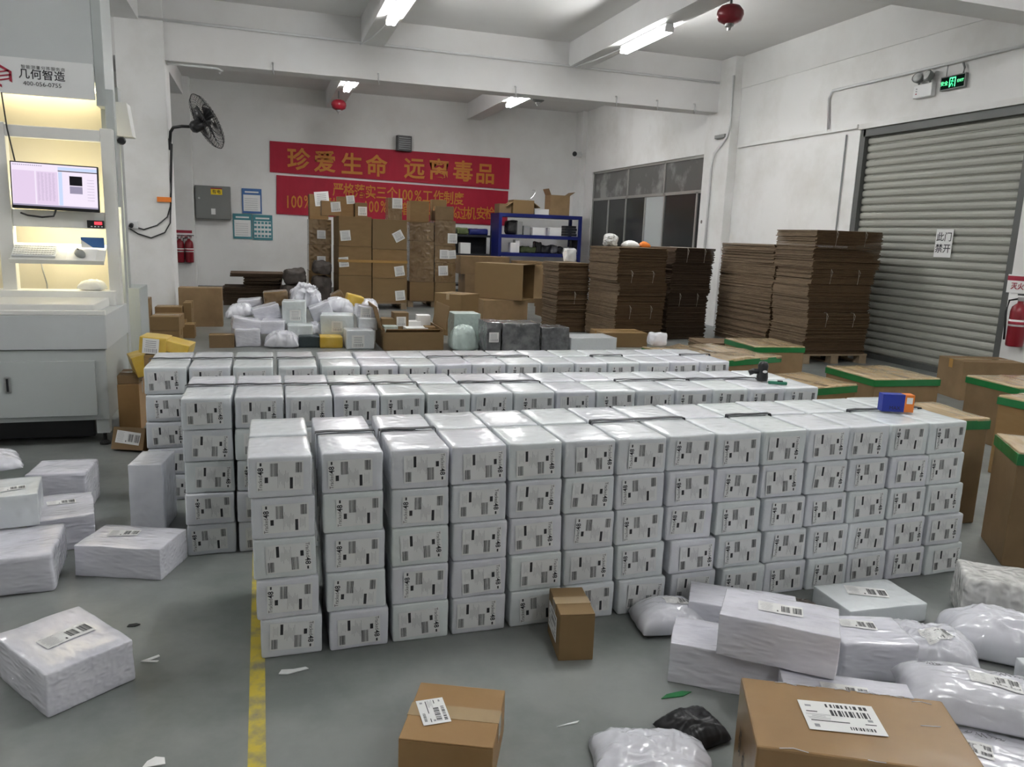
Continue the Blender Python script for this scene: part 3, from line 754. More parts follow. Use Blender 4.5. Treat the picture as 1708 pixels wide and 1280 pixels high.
parcel('crinkled silvery bubble wrapped parcel near the right edge', 2.90, 2.20, 0, 0.36, 0.22, 0.20, -36, 19, 'foil', group=RIGHT, amp=0.014, r=0.03, n=12)
parcel('small white parcel at right edge beside the puffy mailer', 2.52, 1.66, 0.0, 0.24, 0.16, 0.14, -18, 20, 'wrap', group=RIGHT)
mailer('plump white mailer with label lying against front row base', 1.50, 2.50, 0, 0.27, 0.20, 0.10, -8, 21, lab=(LABEL_TWIN, 0.04, 0.0, R(-5), 0.75), group=RIGHT, amp=0.01)
mailer('soft white mailer cut off by bottom edge of the photo', 1.03, 1.735, 0, 0.34, 0.26, 0.085, -20, 22, group=RIGHT, amp=0.02)
mailer('black bag on the floor between soft white mailer and large carton', 1.235, 1.86, 0, 0.17, 0.17, 0.06, 10, 23, 'black_bag', group=None, name='black_bag', cat='bag')
mailer('small dark bag lying behind the uppermost white parcel', 2.07, 2.43, 0, 0.17, 0.15, 0.06, 0, 24, 'dark_sack', group=None, name='dark_bag', cat='bag')
# handwriting in ball pen on two mailers
def scribble(owner, x, y, rot, length, seed):
    rr = random.Random(seed); m = MB(); pts = []
    for k in range(26):
        t = k / 25
        pts.append((length * (t - 0.5) + 0.006 * math.sin(k * 2.2), 0.009 * math.sin(k * 1.9) * rr.uniform(0.5, 1.2) + 0.006 * t, 0.0))
    vs = []; fs = []
    for (a, b, c) in pts: vs += [(a, b - 0.0012, 0), (a + 0.0006, b + 0.0012, 0)]
    for k in range(len(pts) - 1): fs.append((2 * k, 2 * k + 2, 2 * k + 3, 2 * k + 1))
    m.add(vs, fs); me = m.mesh('handwriting', ['ink'])
    lay_label(me, owner, x, y, rot, 1.0)
    COL.objects[-1].name = 'handwriting'
for o_ in [q for q in COL.objects if q.get('label', '').startswith(('long puffy white', 'flat white mailer with barcodes'))]:
    scribble(o_, 0.03, 0.055, R(-6), 0.11, 3)
    if o_['label'].startswith('long'): scribble(o_, -0.20, 0.06, R(-30), 0.07, 5)
# litter
def scrap(label, px, py, poly, mat='paper', yaw=0.0, z=0.0):
    p = G(px, py, 0); m = MB(); m.prism(poly, 0.003)
    o = m.obj('paper_scrap', mat, None, (p.x, p.y, z + 0.001), R(yaw)); return tag(o, label, 'litter', 'scraps on the floor')
scrap('white folded paper strip on floor right of nearest left parcel', 250, 1103, [(-.03, 0), (.025, .03), (.03, .02), (-.005, -.002), (.03, -.01), (.025, -.018)])
scrap('torn clear label scrap on floor before first front row column', 490, 1120, [(-.05, -.01), (-.02, -.018), (.05, 0), (.04, .012), (0, .008), (-.04, .014)], 'paper_grey')
scrap('scrap of paper at bottom edge left of yellow line', 258, 1272, [(-.03, -.02), (.03, -.02), (.025, .01), (.0, .02), (-.02, .005)], 'paper')
scrap('green tape remnant on floor left of right heap', 1127, 1160, [(-.06, -.01), (.02, -.015), (.06, 0), (.03, .012), (-.03, .008)], 'tape_green')
scrap('small crumpled paper bit on floor before right heap', 1124, 1194, [(-.008, -.01), (.01, -.006), (.008, .01), (-.006, .008)], 'paper')
scrap('thin clear tape strip on floor right of bottom carton', 948, 1210, [(-.04, -.003), (.03, .0), (.04, .008), (0, .004)], 'paper_grey')
scrap('dark scuffed leaf of rubber on floor near left parcels', 222, 1044, [(-.02, -.008), (.01, -.012), (.025, 0), (.01, .01), (-.015, .008)], 'rubber')

# ------------------------------------------------------------------ measuring station at the left
MX, MYF = -1.00, 5.65            # right side, front of the cabinet
ms = empty('measuring_station', (-1.85, 6.1, 0), 0, 'tall white parcel measuring station with sign, shelves and lower cabinet', 'machine')
def mpart(name, a, b, mat, bevel=0.004, parent=None):
    p = parent or ms
    off = (-1.85, 6.1, 0)
    o = MB().span([a[i] - off[i] for i in range(3)], [b[i] - off[i] for i in range(3)]).obj(name, mat, ms, bevel=bevel)
    if parent:
        o.parent = parent
    return o
ML = -2.65
mpart('cabinet_body', (ML, MYF, 0.18), (MX, 6.52, 0.655), 'machine_grey')
mpart('upper_body', (ML, MYF - 0.012, 0.660), (MX + 0.012, 6.52, 0.885), 'machine_panel')
mpart('worktop_rim', (ML, MYF - 0.012, 0.885), (MX + 0.012, MYF + 0.03, 0.915), 'machine_white')
mpart('worktop', (ML, MYF + 0.10, 0.885), (MX - 0.07, 6.30, 0.945), 'machine_white', 0.006)
mpart('worktop_step', (ML, 6.30, 0.885), (MX - 0.03, 6.48, 0.99), 'machine_white')
for k, (xa, xb, hx) in enumerate(((-1.80, -1.068, -1.575), (-2.60, -1.84, -1.92))):
    d = mpart('cabinet_door', (xa, MYF - 0.018, 0.215), (xb, MYF - 0.001, 0.585), 'machine_grey', 0.003)
    hd = MB().box((hx + 1.85, MYF - 0.022 - 6.1, 0.435), (0.036, 0.012, 0.105)).obj('door_handle', 'steel', ms, bevel=0.004); hd.parent = d
    MB().box((hx + 1.85, MYF - 0.030 - 6.1, 0.435), (0.012, 0.006, 0.085)).obj('handle_grip', 'black_plastic', ms).parent = d
for x, y in ((MX - 0.045, MYF + 0.05), (ML + 0.05, MYF + 0.05), (MX - 0.045, 6.46), (ML + 0.05, 6.46)):
    lg = mpart('leg', (x - 0.04, y - 0.04, 0.085), (x + 0.04, y + 0.04, 0.18), 'machine_grey', 0.003)
    MB().lathe([(0.0, 0.0), (0.035, 0.0), (0.035, 0.012), (0.012, 0.03), (0.012, 0.09), (0.0, 0.09)], 14, 0, Matrix.Translation((x + 1.85, y - 6.1, 0))).obj('levelling_foot', 'rubber', ms, smooth=False).parent = lg
PY = 6.36   # plane of the uprights
def pz(z): return 1.5 + (z - 1.5) * PY / 6.05
mpart('upright', (-1.075, PY, 0.885), (-0.995, PY + 0.08, 2.14), 'machine_white')
mpart('upright', (-1.755, PY, 0.885), (-1.665, PY + 0.08, 2.14), 'machine_white')
mpart('cross_bar', (-1.665, PY, 2.045), (-1.075, PY + 0.06, 2.125), 'machine_white')
mpart('cross_bar', (-2.65, PY, 2.045), (-1.755, PY + 0.06, 2.125), 'machine_white')
mpart('monitor_rail', (-1.665, PY + 0.01, 1.435), (-1.075, PY + 0.05, 1.555), 'machine_white')
TX = Matrix.Translation((0, PY - 0.14, 1.20)) @ Matrix.Rotation(R(34), 4, 'X')      # sloping keyboard tray, y runs up the slope
def tray(x, y, z, rz=0.0):
    return TX @ Matrix.Translation((x, y, z)) @ Matrix.Rotation(rz, 4, 'Z')
MB().box((-1.37, 0.105, 0.0), (0.59, 0.21, 0.016), 0, Matrix.Translation((1.85, -6.1, 0)) @ TX).obj('keyboard_shelf', 'machine_white', ms, bevel=0.003)
MB().box((-1.37, -0.004, 0.003), (0.59, 0.008, 0.035), 0, Matrix.Translation((1.85, -6.1, 0)) @ TX).obj('shelf_lip', 'machine_white', ms)
mpart('back_panel', (-2.65, 6.85, 0.60), (-1.11, 6.87, 2.75), 'machine_back', 0.0)
mpart('housing', (-2.65, 6.44, 2.46), (-1.10, 6.84, 3.35), 'machine_panel')
mpart('housing_side', (-1.098, 6.44, 2.30), (-1.035, 6.84, 3.35), 'machine_grey')
mpart('side_column', (-1.10, 6.60, 0.45), (-1.00, 6.70, 2.30), 'machine_grey')
mpart('side_column', (-1.045, 6.44, 1.60), (-0.985, 6.52, 2.42), 'machine_grey')
mpart('rear_cabinet', (-1.16, 6.88, 0.0), (-0.945, 7.35, 0.97), 'machine_grey')
mpart('rear_column', (-1.16, 6.88, 0.97), (-1.02, 7.0, 2.50), 'machine_grey')
mpart('under_shadow_box', (-2.6, 5.80, 0.03), (-1.12, 6.45, 0.16), 'black_plastic', 0.01)  # black box added to stand in for the shadow under the cabinet
# hooded light on the right and black knob
MB().prism([(0, 0), (0.105, 0.0), (0.075, 0.24), (0, 0.24)], 0.18, 0, Matrix.Translation((-1.0 + 1.85, 6.78 - 6.1, 2.12)) @ Matrix.Rotation(R(90), 4, 'X')).obj('lamp_hood', 'machine_white', ms, bevel=0.003)
MB().lathe([(0.0, 0), (0.026, 0.0), (0.030, 0.012), (0.022, 0.03), (0.0, 0.03)], 10, 0, Matrix.Translation((-0.955 + 1.85, 6.50 - 6.1, 2.075)) @ Matrix.Rotation(R(90), 4, 'X')).obj('knob', 'black_plastic', ms)
# sign
SY = 6.40
m = MB(); m.span((-2.55 + 1.85, SY - 6.1, 2.335), (-1.10 + 1.85, SY + 0.03 - 6.1, 2.575), 0)
sign = m.obj('sign_panel', 'white_plastic', ms, bevel=0.002)
def signtext(s, x, z, size, mat, sx=1.0, bold=0.0, spacing=1.0, tilt=-1.2):
    MB().text(s, size, face_y(x + 1.85, SY - 0.0015 - 6.1, z) @ Matrix.Rotation(R(tilt * 0), 4, 'Z'), 0, bold, sx, spacing).obj('sign_lettering', mat, ms).parent = sign
def sx_(px, py): q = WY(px, py, SY); return q.x, q.z
for s, px, py, size, kw in (('智能测量分拣服务商', 72, 114.5, 0.027, dict(spacing=1.25)), ('几何智造', 70, 126.5, 0.070, dict(bold=0.012, spacing=1.06)), ('400-056-0755', 71, 141.5, 0.040, dict(sx=1.05))):
    x, z = sx_(px, py); signtext(s, x, z, size, 'ink', **kw)
x, z = sx_(2, 127)
def hexring(m, r0, r1, a0, a1):
    P = lambda r, a: (r * math.cos(R(a)), r * math.sin(R(a)))
    a = a0
    while a < a1:
        m.prism([P(r0, a), P(r1, a), P(r1, a + 60), P(r0, a + 60)], 0.0015, 0, face_y(x + 1.85, SY - 0.0015 - 6.1, z)); a += 60
m = MB(); hexring(m, 0.055, 0.074, -30, 330 - 60)
m.obj('logo_ring', 'ink_red', ms).parent = sign
for k, (dy, dl) in enumerate(((0.026, 0.05), (0.0, 0.06), (-0.026, 0.05))):
    MB().prism([(-dl, dy - 0.014), (dl, dy + 0.010), (dl, dy + 0.020), (-dl, dy - 0.004)], 0.0015, 0, face_y(x + 1.85, SY - 0.0015 - 6.1, z)).obj('logo_bar', 'ink_red', ms).parent = sign
# work light in the station, hidden under its housing
m = MB(); m.box((-1.5 + 1.85, 6.76 - 6.1, 2.445), (0.7, 0.06, 0.025)); m.obj('work_light_strip', 'warm_tube', ms)
m = MB(); m.box((-1.37 + 1.85, PY + 0.085 - 6.1, 1.48), (0.5, 0.03, 0.02)); m.obj('work_light_strip', 'warm_tube_low', ms)
# monitor
mon = empty('monitor', (-1.365, PY - 0.02, 1.550), R(0), 'widescreen monitor showing a pink software window on the measuring station', 'monitor')
MW, MHt = 0.545, 0.318
mx = Matrix.Translation((0, -0.03, 0.165)) @ Matrix.Rotation(R(1.2), 4, 'Y')
MB().box((0, 0, 0), (MW, 0.03, MHt), 0, mx).obj('monitor_case', 'black_plastic', mon, bevel=0.004)
MB().box((0.0, 0.035, -0.02), (0.12, 0.05, 0.12), 0, mx).obj('monitor_mount', 'black_plastic', mon)
def scr(name, x0, z0, x1, z1, mat, y=-0.0158):
    MB().add([(x0, y, z0), (x1, y, z0), (x1, y, z1), (x0, y, z1)], [(0, 1, 2, 3)], 0, mx).obj(name, mat, mon)
L_, R_, B_, T_ = -MW / 2 + 0.008, MW / 2 - 0.008, -MHt / 2 + 0.022, MHt / 2 - 0.008
scr('screen', L_, B_, R_, T_, 'screen_lilac')
scr('screen_panel', L_ + 0.004, B_ + 0.014, -0.125, T_ - 0.05, 'screen_pink', -0.0162)
scr('screen_panel', -0.115, B_ + 0.014, 0.015, T_ - 0.05, 'screen_pink', -0.0162)
scr('screen_panel', 0.022, B_ + 0.014, 0.045, T_ - 0.045, 'screen_blue', -0.0162)
scr('screen_panel', 0.02, T_ - 0.042, R_, T_ - 0.036, 'screen_dark', -0.0163)
scr('screen_panel', 0.02, T_ - 0.034, R_, T_ - 0.012, 'screen_blue', -0.0162)
scr('screen_image', 0.09, 0.018, 0.17, 0.082, 'screen_dark', -0.0164)
scr('screen_image', 0.09, -0.038, 0.17, 0.012, 'screen_line', -0.0164)
scr('task_bar', L_, B_, R_, B_ + 0.011, 'screen_line', -0.0163)
m = MB(); rr = random.Random(5)
for c in range(5):
    for k in range(24): m.add([(a, -0.0165, b) for a, b in ((-0.108 + c * 0.023, T_ - 0.062 - k * 0.008), (-0.108 + c * 0.023 + rr.uniform(.008, .018), T_ - 0.062 - k * 0.008), (-0.108 + c * 0.023 + .012, T_ - 0.060 - k * 0.008), (-0.108 + c * 0.023, T_ - 0.060 - k * 0.008))], [(0, 1, 2, 3)], 0, mx)
for k in range(8): m.add([(a, -0.0165, b) for a, b in ((0.20, 0.06 - k * 0.02), (0.245, 0.06 - k * 0.02), (0.245, 0.062 - k * 0.02), (0.20, 0.062 - k * 0.02))], [(0, 1, 2, 3)], 0, mx)
for k in range(14): m.add([(a, -0.0165, b) for a, b in ((L_ + .01 + k * .013, T_ - .016), (L_ + .018 + k * .013, T_ - .016), (L_ + .018 + k * .013, T_ - .010), (L_ + .01 + k * .013, T_ - .010))], [(0, 1, 2, 3)], 0, mx)
tag(m.obj('screen_rows', 'screen_line', mon), kind='stuff')
tag(MB().tube([(-1.60, PY - 0.02, 1.53), (-1.55, PY - 0.06, 1.515), (-1.46, PY - 0.07, 1.505), (-1.39, PY - 0.06, 1.515), (-1.375, PY - 0.05, 1.56)], 0.007, 6).obj('monitor_cable', 'black_plastic'), 'black cable hanging under the pink screen monitor', 'cable')
tag(MB().tube([(-1.66, PY - 0.012, 2.33), (-1.645, PY - 0.012, 2.1), (-1.61, PY - 0.02, 1.87)], 0.005, 6).obj('monitor_cable', 'black_plastic'), 'thin black cable running from sign down to the monitor', 'cable')
tag(MB().tube([(-1.62, 6.83, 1.19), (-1.60, 6.80, 1.1), (-1.585, 6.82, 1.0), (-1.58, 6.80, 0.90)], 0.005, 6).obj('white_cable', 'grey_plastic'), 'grey cable hanging below the keyboard shelf', 'cable')
# keyboard, mouse, indicator, booklet, cloth bundle
kb = empty('keyboard', (0, 0, 0), 0, 'white keyboard lying on the measuring station shelf', 'keyboard')
kb.matrix_world = tray(-1.52, 0.10, 0.009)
MB().box((0, 0, 0.009), (0.27, 0.14, 0.016)).obj('keyboard_base', 'white_plastic', kb, bevel=0.003)
km = MB().box((0, 0, 0.002), (0.0145, 0.0165, 0.005)).mesh('key', ['keys'])
for r_ in range(5):
    for c in range(15):
        o = place(km, 'key', (-0.119 + c * 0.017, -0.05 + r_ * 0.024, 0.0185), (0, 0, 0), kb)
ml = empty('computer_mouse', (0, 0, 0), 0, 'dark grey computer mouse on white pad beside the keyboard', 'mouse')
ml.matrix_world = tray(-1.235, 0.075, 0.0115, R(35))
MB().lathe([(0.0, 0.0), (0.030, 0.0), (0.032, 0.012), (0.024, 0.028), (0.010, 0.035), (0.0, 0.036)], 16, 0, Matrix.Scale(1.6, 4, (0, 1, 0))).obj('mouse_shell', 'grey_plastic', ml, smooth=True)
MB().box((0, 0.02, 0.035), (0.008, 0.02, 0.006)).obj('scroll_wheel', 'black_plastic', ml)
tag(MB().box((-1.225, 0.095, 0.0095), (0.19, 0.17, 0.002), 0, TX).obj('mouse_pad', 'paper'), 'white sheet under the dark mouse on the shelf', 'pad')
bk = MB(); bk.box((0, 0, 0), (0.15, 0.002, 0.075)); bk.add([(-0.075, -0.002, -0.037), (0.0, -0.002, -0.037), (-0.075, -0.002, 0.02)], [(0, 1, 2)], 1)
o = bk.obj('booklet', ['poster_blue', 'paper'], None, (0, 0, 0)); o.matrix_world = tray(-1.16, 0.172, 0.05) @ Matrix.Rotation(R(-25), 4, 'X')
tag(o, 'blue and white booklet leaning behind the mouse on shelf', 'booklet')
ind = empty('weight_indicator', (-1.135, PY - 0.012, 1.438), 0, 'small black weight indicator with red digits beside right upright', 'display')
MB().box((0, 0, 0.03), (0.11, 0.022, 0.055)).obj('indicator_case', 'black_plastic', ind, bevel=0.003)
MB().box((0.018, -0.0115, 0.038), (0.05, 0.002, 0.022)).obj('indicator_screen', 'led_red', ind)
for k in range(4): MB().box((-0.025 + k * 0.022, -0.0115, 0.014), (0.011, 0.002, 0.007)).obj('indicator_button', 'white_plastic', ind)
mailer('cream cloth bundle lying at right rear of station worktop', -1.19, 6.385, 0.992, 0.17, 0.11, 0.075, -15, 31, 'machine_white', group=None, name='cloth_bundle', cat='cloth', amp=0.012)
# ------------------------------------------------------------------ fan, sockets and cables on the left pillar
fan = empty('wall_fan', (-1.24, 12.60, 2.56), 0, 'black wall fan with round wire cage on the left pillar', 'fan')
MB().box((0.012, 0.0, 0.05), (0.024, 0.06, 0.16)).obj('wall_bracket', 'black_plastic', fan, bevel=0.004)
MB().tube([(0.02, 0, 0.08), (0.035, -0.03, 0.22), (0.08, -0.08, 0.28), (0.20, -0.12, 0.30), (0.38, -0.17, 0.30)], 0.022, 8).obj('arm', 'black_plastic', fan, smooth=True)
fx = Matrix.Translation((0.50, -0.20, 0.36)) @ Matrix.Rotation(R(20), 4, 'Z') @ Matrix.Rotation(R(62), 4, 'Y')
MB().lathe([(0, -0.20), (0.06, -0.20), (0.085, -0.16), (0.085, -0.03), (0.05, 0.0), (0, 0.0)], 16, 0, fx).obj('motor', 'black_plastic', fan, smooth=True)
RADF = 0.40
cage = MB()
for k in range(40):
    a = 2 * math.pi * k / 40
    P = lambda r, z, aa=a: (r * math.cos(aa), r * math.sin(aa), z)
    cage.tube([P(0.05, 0.13), P(0.2, 0.125), P(RADF - 0.04, 0.09), P(RADF, 0.045), P(RADF - 0.04, 0.0), P(0.2, -0.035), P(0.06, -0.05)], 0.0034, 4, 0, fx)
for r_, z in ((RADF, 0.045), (0.22, 0.125), (0.06, 0.13), (0.22, -0.035)):
    cage.tube([(r_ * math.cos(2 * math.pi * k / 32), r_ * math.sin(2 * math.pi * k / 32), z) for k in range(33)], 0.006, 5, 0, fx)
tag(cage.obj('wire_cage', 'black_plastic', fan), kind='stuff')
for k in range(3):
    b = MB(); a0 = 2 * math.pi * k / 3
    pts = [(0.05, -0.3, -0.02), (0.30, -0.25, -0.03), (0.36, 0.1, 0.02), (0.30, 0.42, 0.04), (0.05, 0.35, 0.03)]
    vs = [(r_ * math.cos(a0 + t), r_ * math.sin(a0 + t), 0.04 + z) for r_, t, z in pts]
    vs += [(x_, y_, z_ + 0.006) for x_, y_, z_ in vs]
    b.add(vs, [(4, 3, 2, 1, 0), (5, 6, 7, 8, 9)] + [(i, (i + 1) % 5, 5 + (i + 1) % 5, 5 + i) for i in range(5)], 0, fx)
    b.obj('fan_blade', 'black_plastic', fan)
MB().lathe([(0, 0.0), (0.06, 0.0), (0.06, 0.08), (0, 0.12)], 14, 0, fx).obj('hub', 'black_plastic', fan, smooth=True)
def wp(px, py, y=12.545): return tuple(WY(px, py, y))
tag(MB().tube([wp(285, 238, 12.54), wp(284, 300), wp(284, 335), wp(284, 345), wp(279, 362), wp(262, 376), wp(240, 383), wp(222, 378)], 0.010, 6).obj('fan_cable', 'black_plastic'), 'black cable from fan looping left to the pillar socket', 'cable')
tag(MB().tube([wp(287, 240, 12.535), wp(286, 320, 12.535), wp(284, 372, 12.535), wp(275, 388, 12.535), wp(252, 397, 12.535), wp(230, 390, 12.535), wp(214, 380, 12.535)], 0.010, 6).obj('fan_cable', 'black_plastic'), 'lower black cable loop hanging below the pillar socket', 'cable')
p = wp(274, 333)
tag(MB().box((p[0], 12.535, p[2]), (0.19, 0.02, 0.07)).obj('paper_tag', 'orange'), 'orange strip tied round fan cables on the pillar', 'tag')
sk = empty('wall_socket', wp(218, 375, 12.55), 0, 'white double wall socket with two black plugs on pillar', 'socket')
MB().box((0, -0.015, 0), (0.20, 0.03, 0.11)).obj('socket_plate', 'white_plastic', sk, bevel=0.006)
for s in (-1, 1): MB().cyl((s * 0.045 - 0.03, -0.03, 0.0), (s * 0.045 - 0.03, -0.09, -0.02), 0.030, 10).obj('plug', 'black_plastic', sk)

# ------------------------------------------------------------------ back wall
def wallquad(name, px0, py0, px1, py1, Y, t, mat):
    a = WY(px0, py0, Y); b = WY(px1, py1, Y)
    return a.x, b.x, b.z, a.z
def banner(name, corners, mat, label, texts):
    P = [WY(*c, 19.27) for c in corners]   # tl, tr, br, bl
    cx = sum(p.x for p in P) / 4; cz = sum(p.z for p in P) / 4
    vs = []; fs = []; NX, NZ = 40, 6
    for i in range(NX + 1):
        for j in range(NZ + 1):
            u, v = i / NX, j / NZ
            t = P[0].lerp(P[1], u); b = P[3].lerp(P[2], u); q = t.lerp(b, v)
            vs.append((q.x - cx, 0.006 * math.sin(u * 21 + v * 2) + 0.004 * math.sin(u * 47), q.z - cz))
    for i in range(NX):
        for j in range(NZ): fs.append((i * (NZ + 1) + j, i * (NZ + 1) + j + 1, (i + 1) * (NZ + 1) + j + 1, (i + 1) * (NZ + 1) + j))
    m = MB(); m.add(vs, fs)
    o = m.obj(name, mat, None, (cx, 19.27, cz)); so = o.modifiers.new('s', 'SOLIDIFY'); so.thickness = 0.004; so.offset = -1
    tag(o, label, 'banner', 'red slogan banners')
    slope = math.atan2(P[1].z - P[0].z, P[1].x - P[0].x)
    for s, px, py, size, sx, bold in texts:
        q = WY(px, py, 19.27)
        MB().text(s, size, face_y(q.x - cx, -0.016, q.z - cz) @ Matrix.Rotation(slope, 4, 'Z'), 0, bold, sx).obj('banner_lettering', 'banner_yellow', o)
    return o
bt = [(c, 503 + k * 0, 0, 0, 0, 0) for k, c in enumerate('')]
texts = []
for c, px, py in zip('珍爱生命远离毒品', (498, 542, 587, 628, 691, 732, 772, 809), (268, 272, 276, 279, 283, 285, 288, 292)):
    texts.append((c, px, py + 0.5, 0.52, 1.0, 0.022))
banner('slogan_banner', [(450, 235), (851, 264), (849, 316), (450, 287)], 'banner_red', 'upper red banner with one line of large golden characters', texts)
texts = []
line = '严格落实三个100%工作制度'
for c, px in zip(line, (564, 582, 600, 618, 636, 654, 666, 675, 684, 697, 713, 731, 748, 765)):
    texts.append((c, px, 318 + (px - 564) * 0.075, 0.33 if ord(c) > 255 else 0.36, 0.8 if ord(c) > 255 else 0.75, 0.014))
for c, px in zip('100%', (480, 490, 500, 513)): texts.append((c, px, 338, 0.40, 0.65, 0.012))
for c, px in zip('实名收寄', (528, 546, 564, 582)): texts.append((c, px, 341, 0.33, 0.8, 0.014))
for c, px in zip('100%', (610, 619, 628, 640)): texts.append((c, px, 346, 0.38, 0.65, 0.012))
for c, px in zip('开箱验视', (655, 673, 691, 709)): texts.append((c, px, 350, 0.33, 0.8, 0.014))
for c, px in zip('100%', (722, 731, 740, 757)): texts.append((c, px, 355, 0.38, 0.65, 0.012))
for c, px in zip('过机安检', (770, 785, 802, 817)): texts.append((c, px, 357.5, 0.33, 0.8, 0.014))
banner('slogan_banner', [(461, 292), (848, 319), (846, 377), (461, 357)], 'banner_red', 'lower red banner with two lines of golden characters behind cartons', texts)
# black speaker above the banner
p = WY(673, 240, 19.25)
sp = empty('wall_speaker', (p.x, 19.2, p.z - 0.18), R(12), 'black boxy wall unit just above the upper red banner', 'speaker')
MB().box((0, 0, 0.18), (0.36, 0.14, 0.36)).obj('speaker_case', 'black_plastic', sp, bevel=0.01)
for k in range(6): MB().box((0, -0.073, 0.06 + k * 0.048), (0.30, 0.008, 0.018)).obj('grille_bar', 'grey_plastic', sp)
# grey electrical box
a, b = WY(325, 309, 19.2), WY(386, 367, 19.2)
eb = empty('electrical_box', ((a.x + b.x) / 2, 19.2, b.z), 0, 'grey metal electrical box with yellow warning sticker on back wall', 'electrical box')
ew, eh = b.x - a.x, a.z - b.z
MB().box((0, 0, eh / 2), (ew, 0.19, eh)).obj('box_body', 'elec_grey', eb, bevel=0.008)
MB().box((0, -0.10, eh / 2), (ew - 0.03, 0.012, eh - 0.03)).obj('box_door', 'elec_grey', eb, bevel=0.004)
MB().box((0.08, -0.108, eh - 0.12), (0.24, 0.004, 0.14)).obj('warning_sticker', 'yellow_print', eb)
MB().box((0.08, -0.1105, eh - 0.055), (0.24, 0.003, 0.025)).obj('sticker_band', 'ink_red', eb)
MB().text('有电', 0.09, face_y(0.08, -0.1115, eh - 0.13), 0, 0.01).obj('sticker_lettering', 'ink', eb)
MB().box((0.0, -0.108, 0.17), (0.09, 0.004, 0.13)).obj('paper_slip', 'paper', eb)
MB().lathe([(0, 0), (0.022, 0), (0.022, 0.02), (0, 0.02)], 12, 0, Matrix.Translation((-0.29, -0.105, eh * 0.62)) @ Matrix.Rotation(R(90), 4, 'X')).obj('lock', 'steel', eb)
# posters
def poster(px0, py0, px1, py1, mat, label, rows=6, grid=None):
    a, b = WY(px0, py0, 19.285), WY(px1, py1, 19.285); w, h_ = b.x - a.x, a.z - b.z
    o = empty('wall_poster', ((a.x + b.x) / 2, 19.287, b.z), 0, label, 'poster', 'blue notice posters')
    MB().box((0, 0, h_ / 2), (w, 0.012, h_)).obj('poster_board', mat, o)
    MB().box((0, -0.008, h_ * 0.42), (w * 0.86, 0.004, h_ * 0.66)).obj('poster_sheet', 'paper', o)
    MB().box((0, -0.008, h_ * 0.86), (w * 0.7, 0.004, h_ * 0.06)).obj('poster_heading', 'paper', o)
    m = MB()
    if grid:
        for i in range(grid[0]):
            for j in range(grid[1]): m.box((-w * 0.36 + i * w * 0.72 / (grid[0] - 1), -0.0105, h_ * (0.16 + 0.52 * j / (grid[1] - 1))), (w * 0.13, 0.002, h_ * 0.085))
    else:
        for k in range(rows): m.box((-w * 0.04, -0.0105, h_ * (0.16 + 0.52 * k / rows)), (w * 0.66, 0.002, h_ * 0.012))
    tag(m.obj('poster_print', 'poster_teal' if grid else 'ink_soft', o), kind='stuff')
poster(403, 314, 437, 357, 'poster_blue', 'upper blue bordered notice poster right of electrical box')
poster(388, 356, 421, 399, 'poster_teal', 'lower notice poster of plain text left of the picture chart')
poster(421, 358, 455, 401, 'poster_teal', 'lower notice poster with grid of small pictures', grid=(5, 4))
# fire extinguishers
def extinguisher(loc, label, s=1.0, group='red fire extinguishers on walls'):
    e = empty('fire_extinguisher', loc, 0, label, 'extinguisher', group); e.scale = (s, s, s)
    MB().lathe([(0, 0), (0.075, 0), (0.082, 0.015), (0.082, 0.36), (0.07, 0.41), (0.03, 0.445), (0.026, 0.47), (0, 0.47)], 18).obj('cylinder', 'red_paint', e, smooth=True)
    MB().lathe([(0.0825, 0), (0.0836, 0.0), (0.0836, 0.07), (0.0825, 0.07)], 18, 0, Matrix.Translation((0, 0, 0.21))).obj('paper_band', 'paper', e, smooth=True)
    MB().lathe([(0.0838, 0), (0.0842, 0.0), (0.0842, 0.03), (0.0838, 0.03)], 18, 0, Matrix.Translation((0, 0, 0.23))).obj('print_band', 'ink_red', e, smooth=True)
    MB().lathe([(0, 0.47), (0.03, 0.47), (0.03, 0.51), (0, 0.51)], 12).obj('valve', 'steel', e)
    MB().box((0.03, 0, 0.535), (0.13, 0.025, 0.015)).obj('lever', 'black_plastic', e, bevel=0.003)
    MB().tube([(-0.03, 0, 0.49), (-0.10, -0.02, 0.47), (-0.115, -0.02, 0.35), (-0.10, -0.02, 0.15), (-0.095, -0.02, 0.06)], 0.011, 6).obj('hose', 'black_plastic', e, smooth=True)
    return e
PYW = YB - 0.25
a = WY(301, 438, PYW - 0.1)
extinguisher((a.x, PYW - 0.09, a.z), 'left one of two red extinguishers on rear left pillar', 1.12)
a = WY(315, 438, PYW - 0.1)
extinguisher((a.x + 0.02, PYW - 0.09, a.z), 'right one of two red extinguishers on rear left pillar', 1.12)
def notice(px, py, Y, w, h_, label):
    p = WY(px, py, Y - 0.006); o = empty('fire_notice', (p.x, Y - 0.006, p.z), 0, label, 'notice')
    MB().box((0, 0, 0), (w, 0.01, h_)).obj('notice_sheet', 'paper', o)
    MB().box((0, -0.006, h_ * 0.36), (w, 0.003, h_ * 0.26)).obj('notice_band', 'ink_red', o)
    MB().text('灭火器箱', h_ * 0.34, face_y(0, -0.007, -h_ * 0.12), 0, 0.02).obj('notice_lettering', 'ink_red', o)
notice(307, 393, PYW, 0.34, 0.24, 'red and white notice above the two extinguishers')

# ------------------------------------------------------------------ right wall
def rp(px, py, dx=0.0): return WX(px, py, XR - dx)
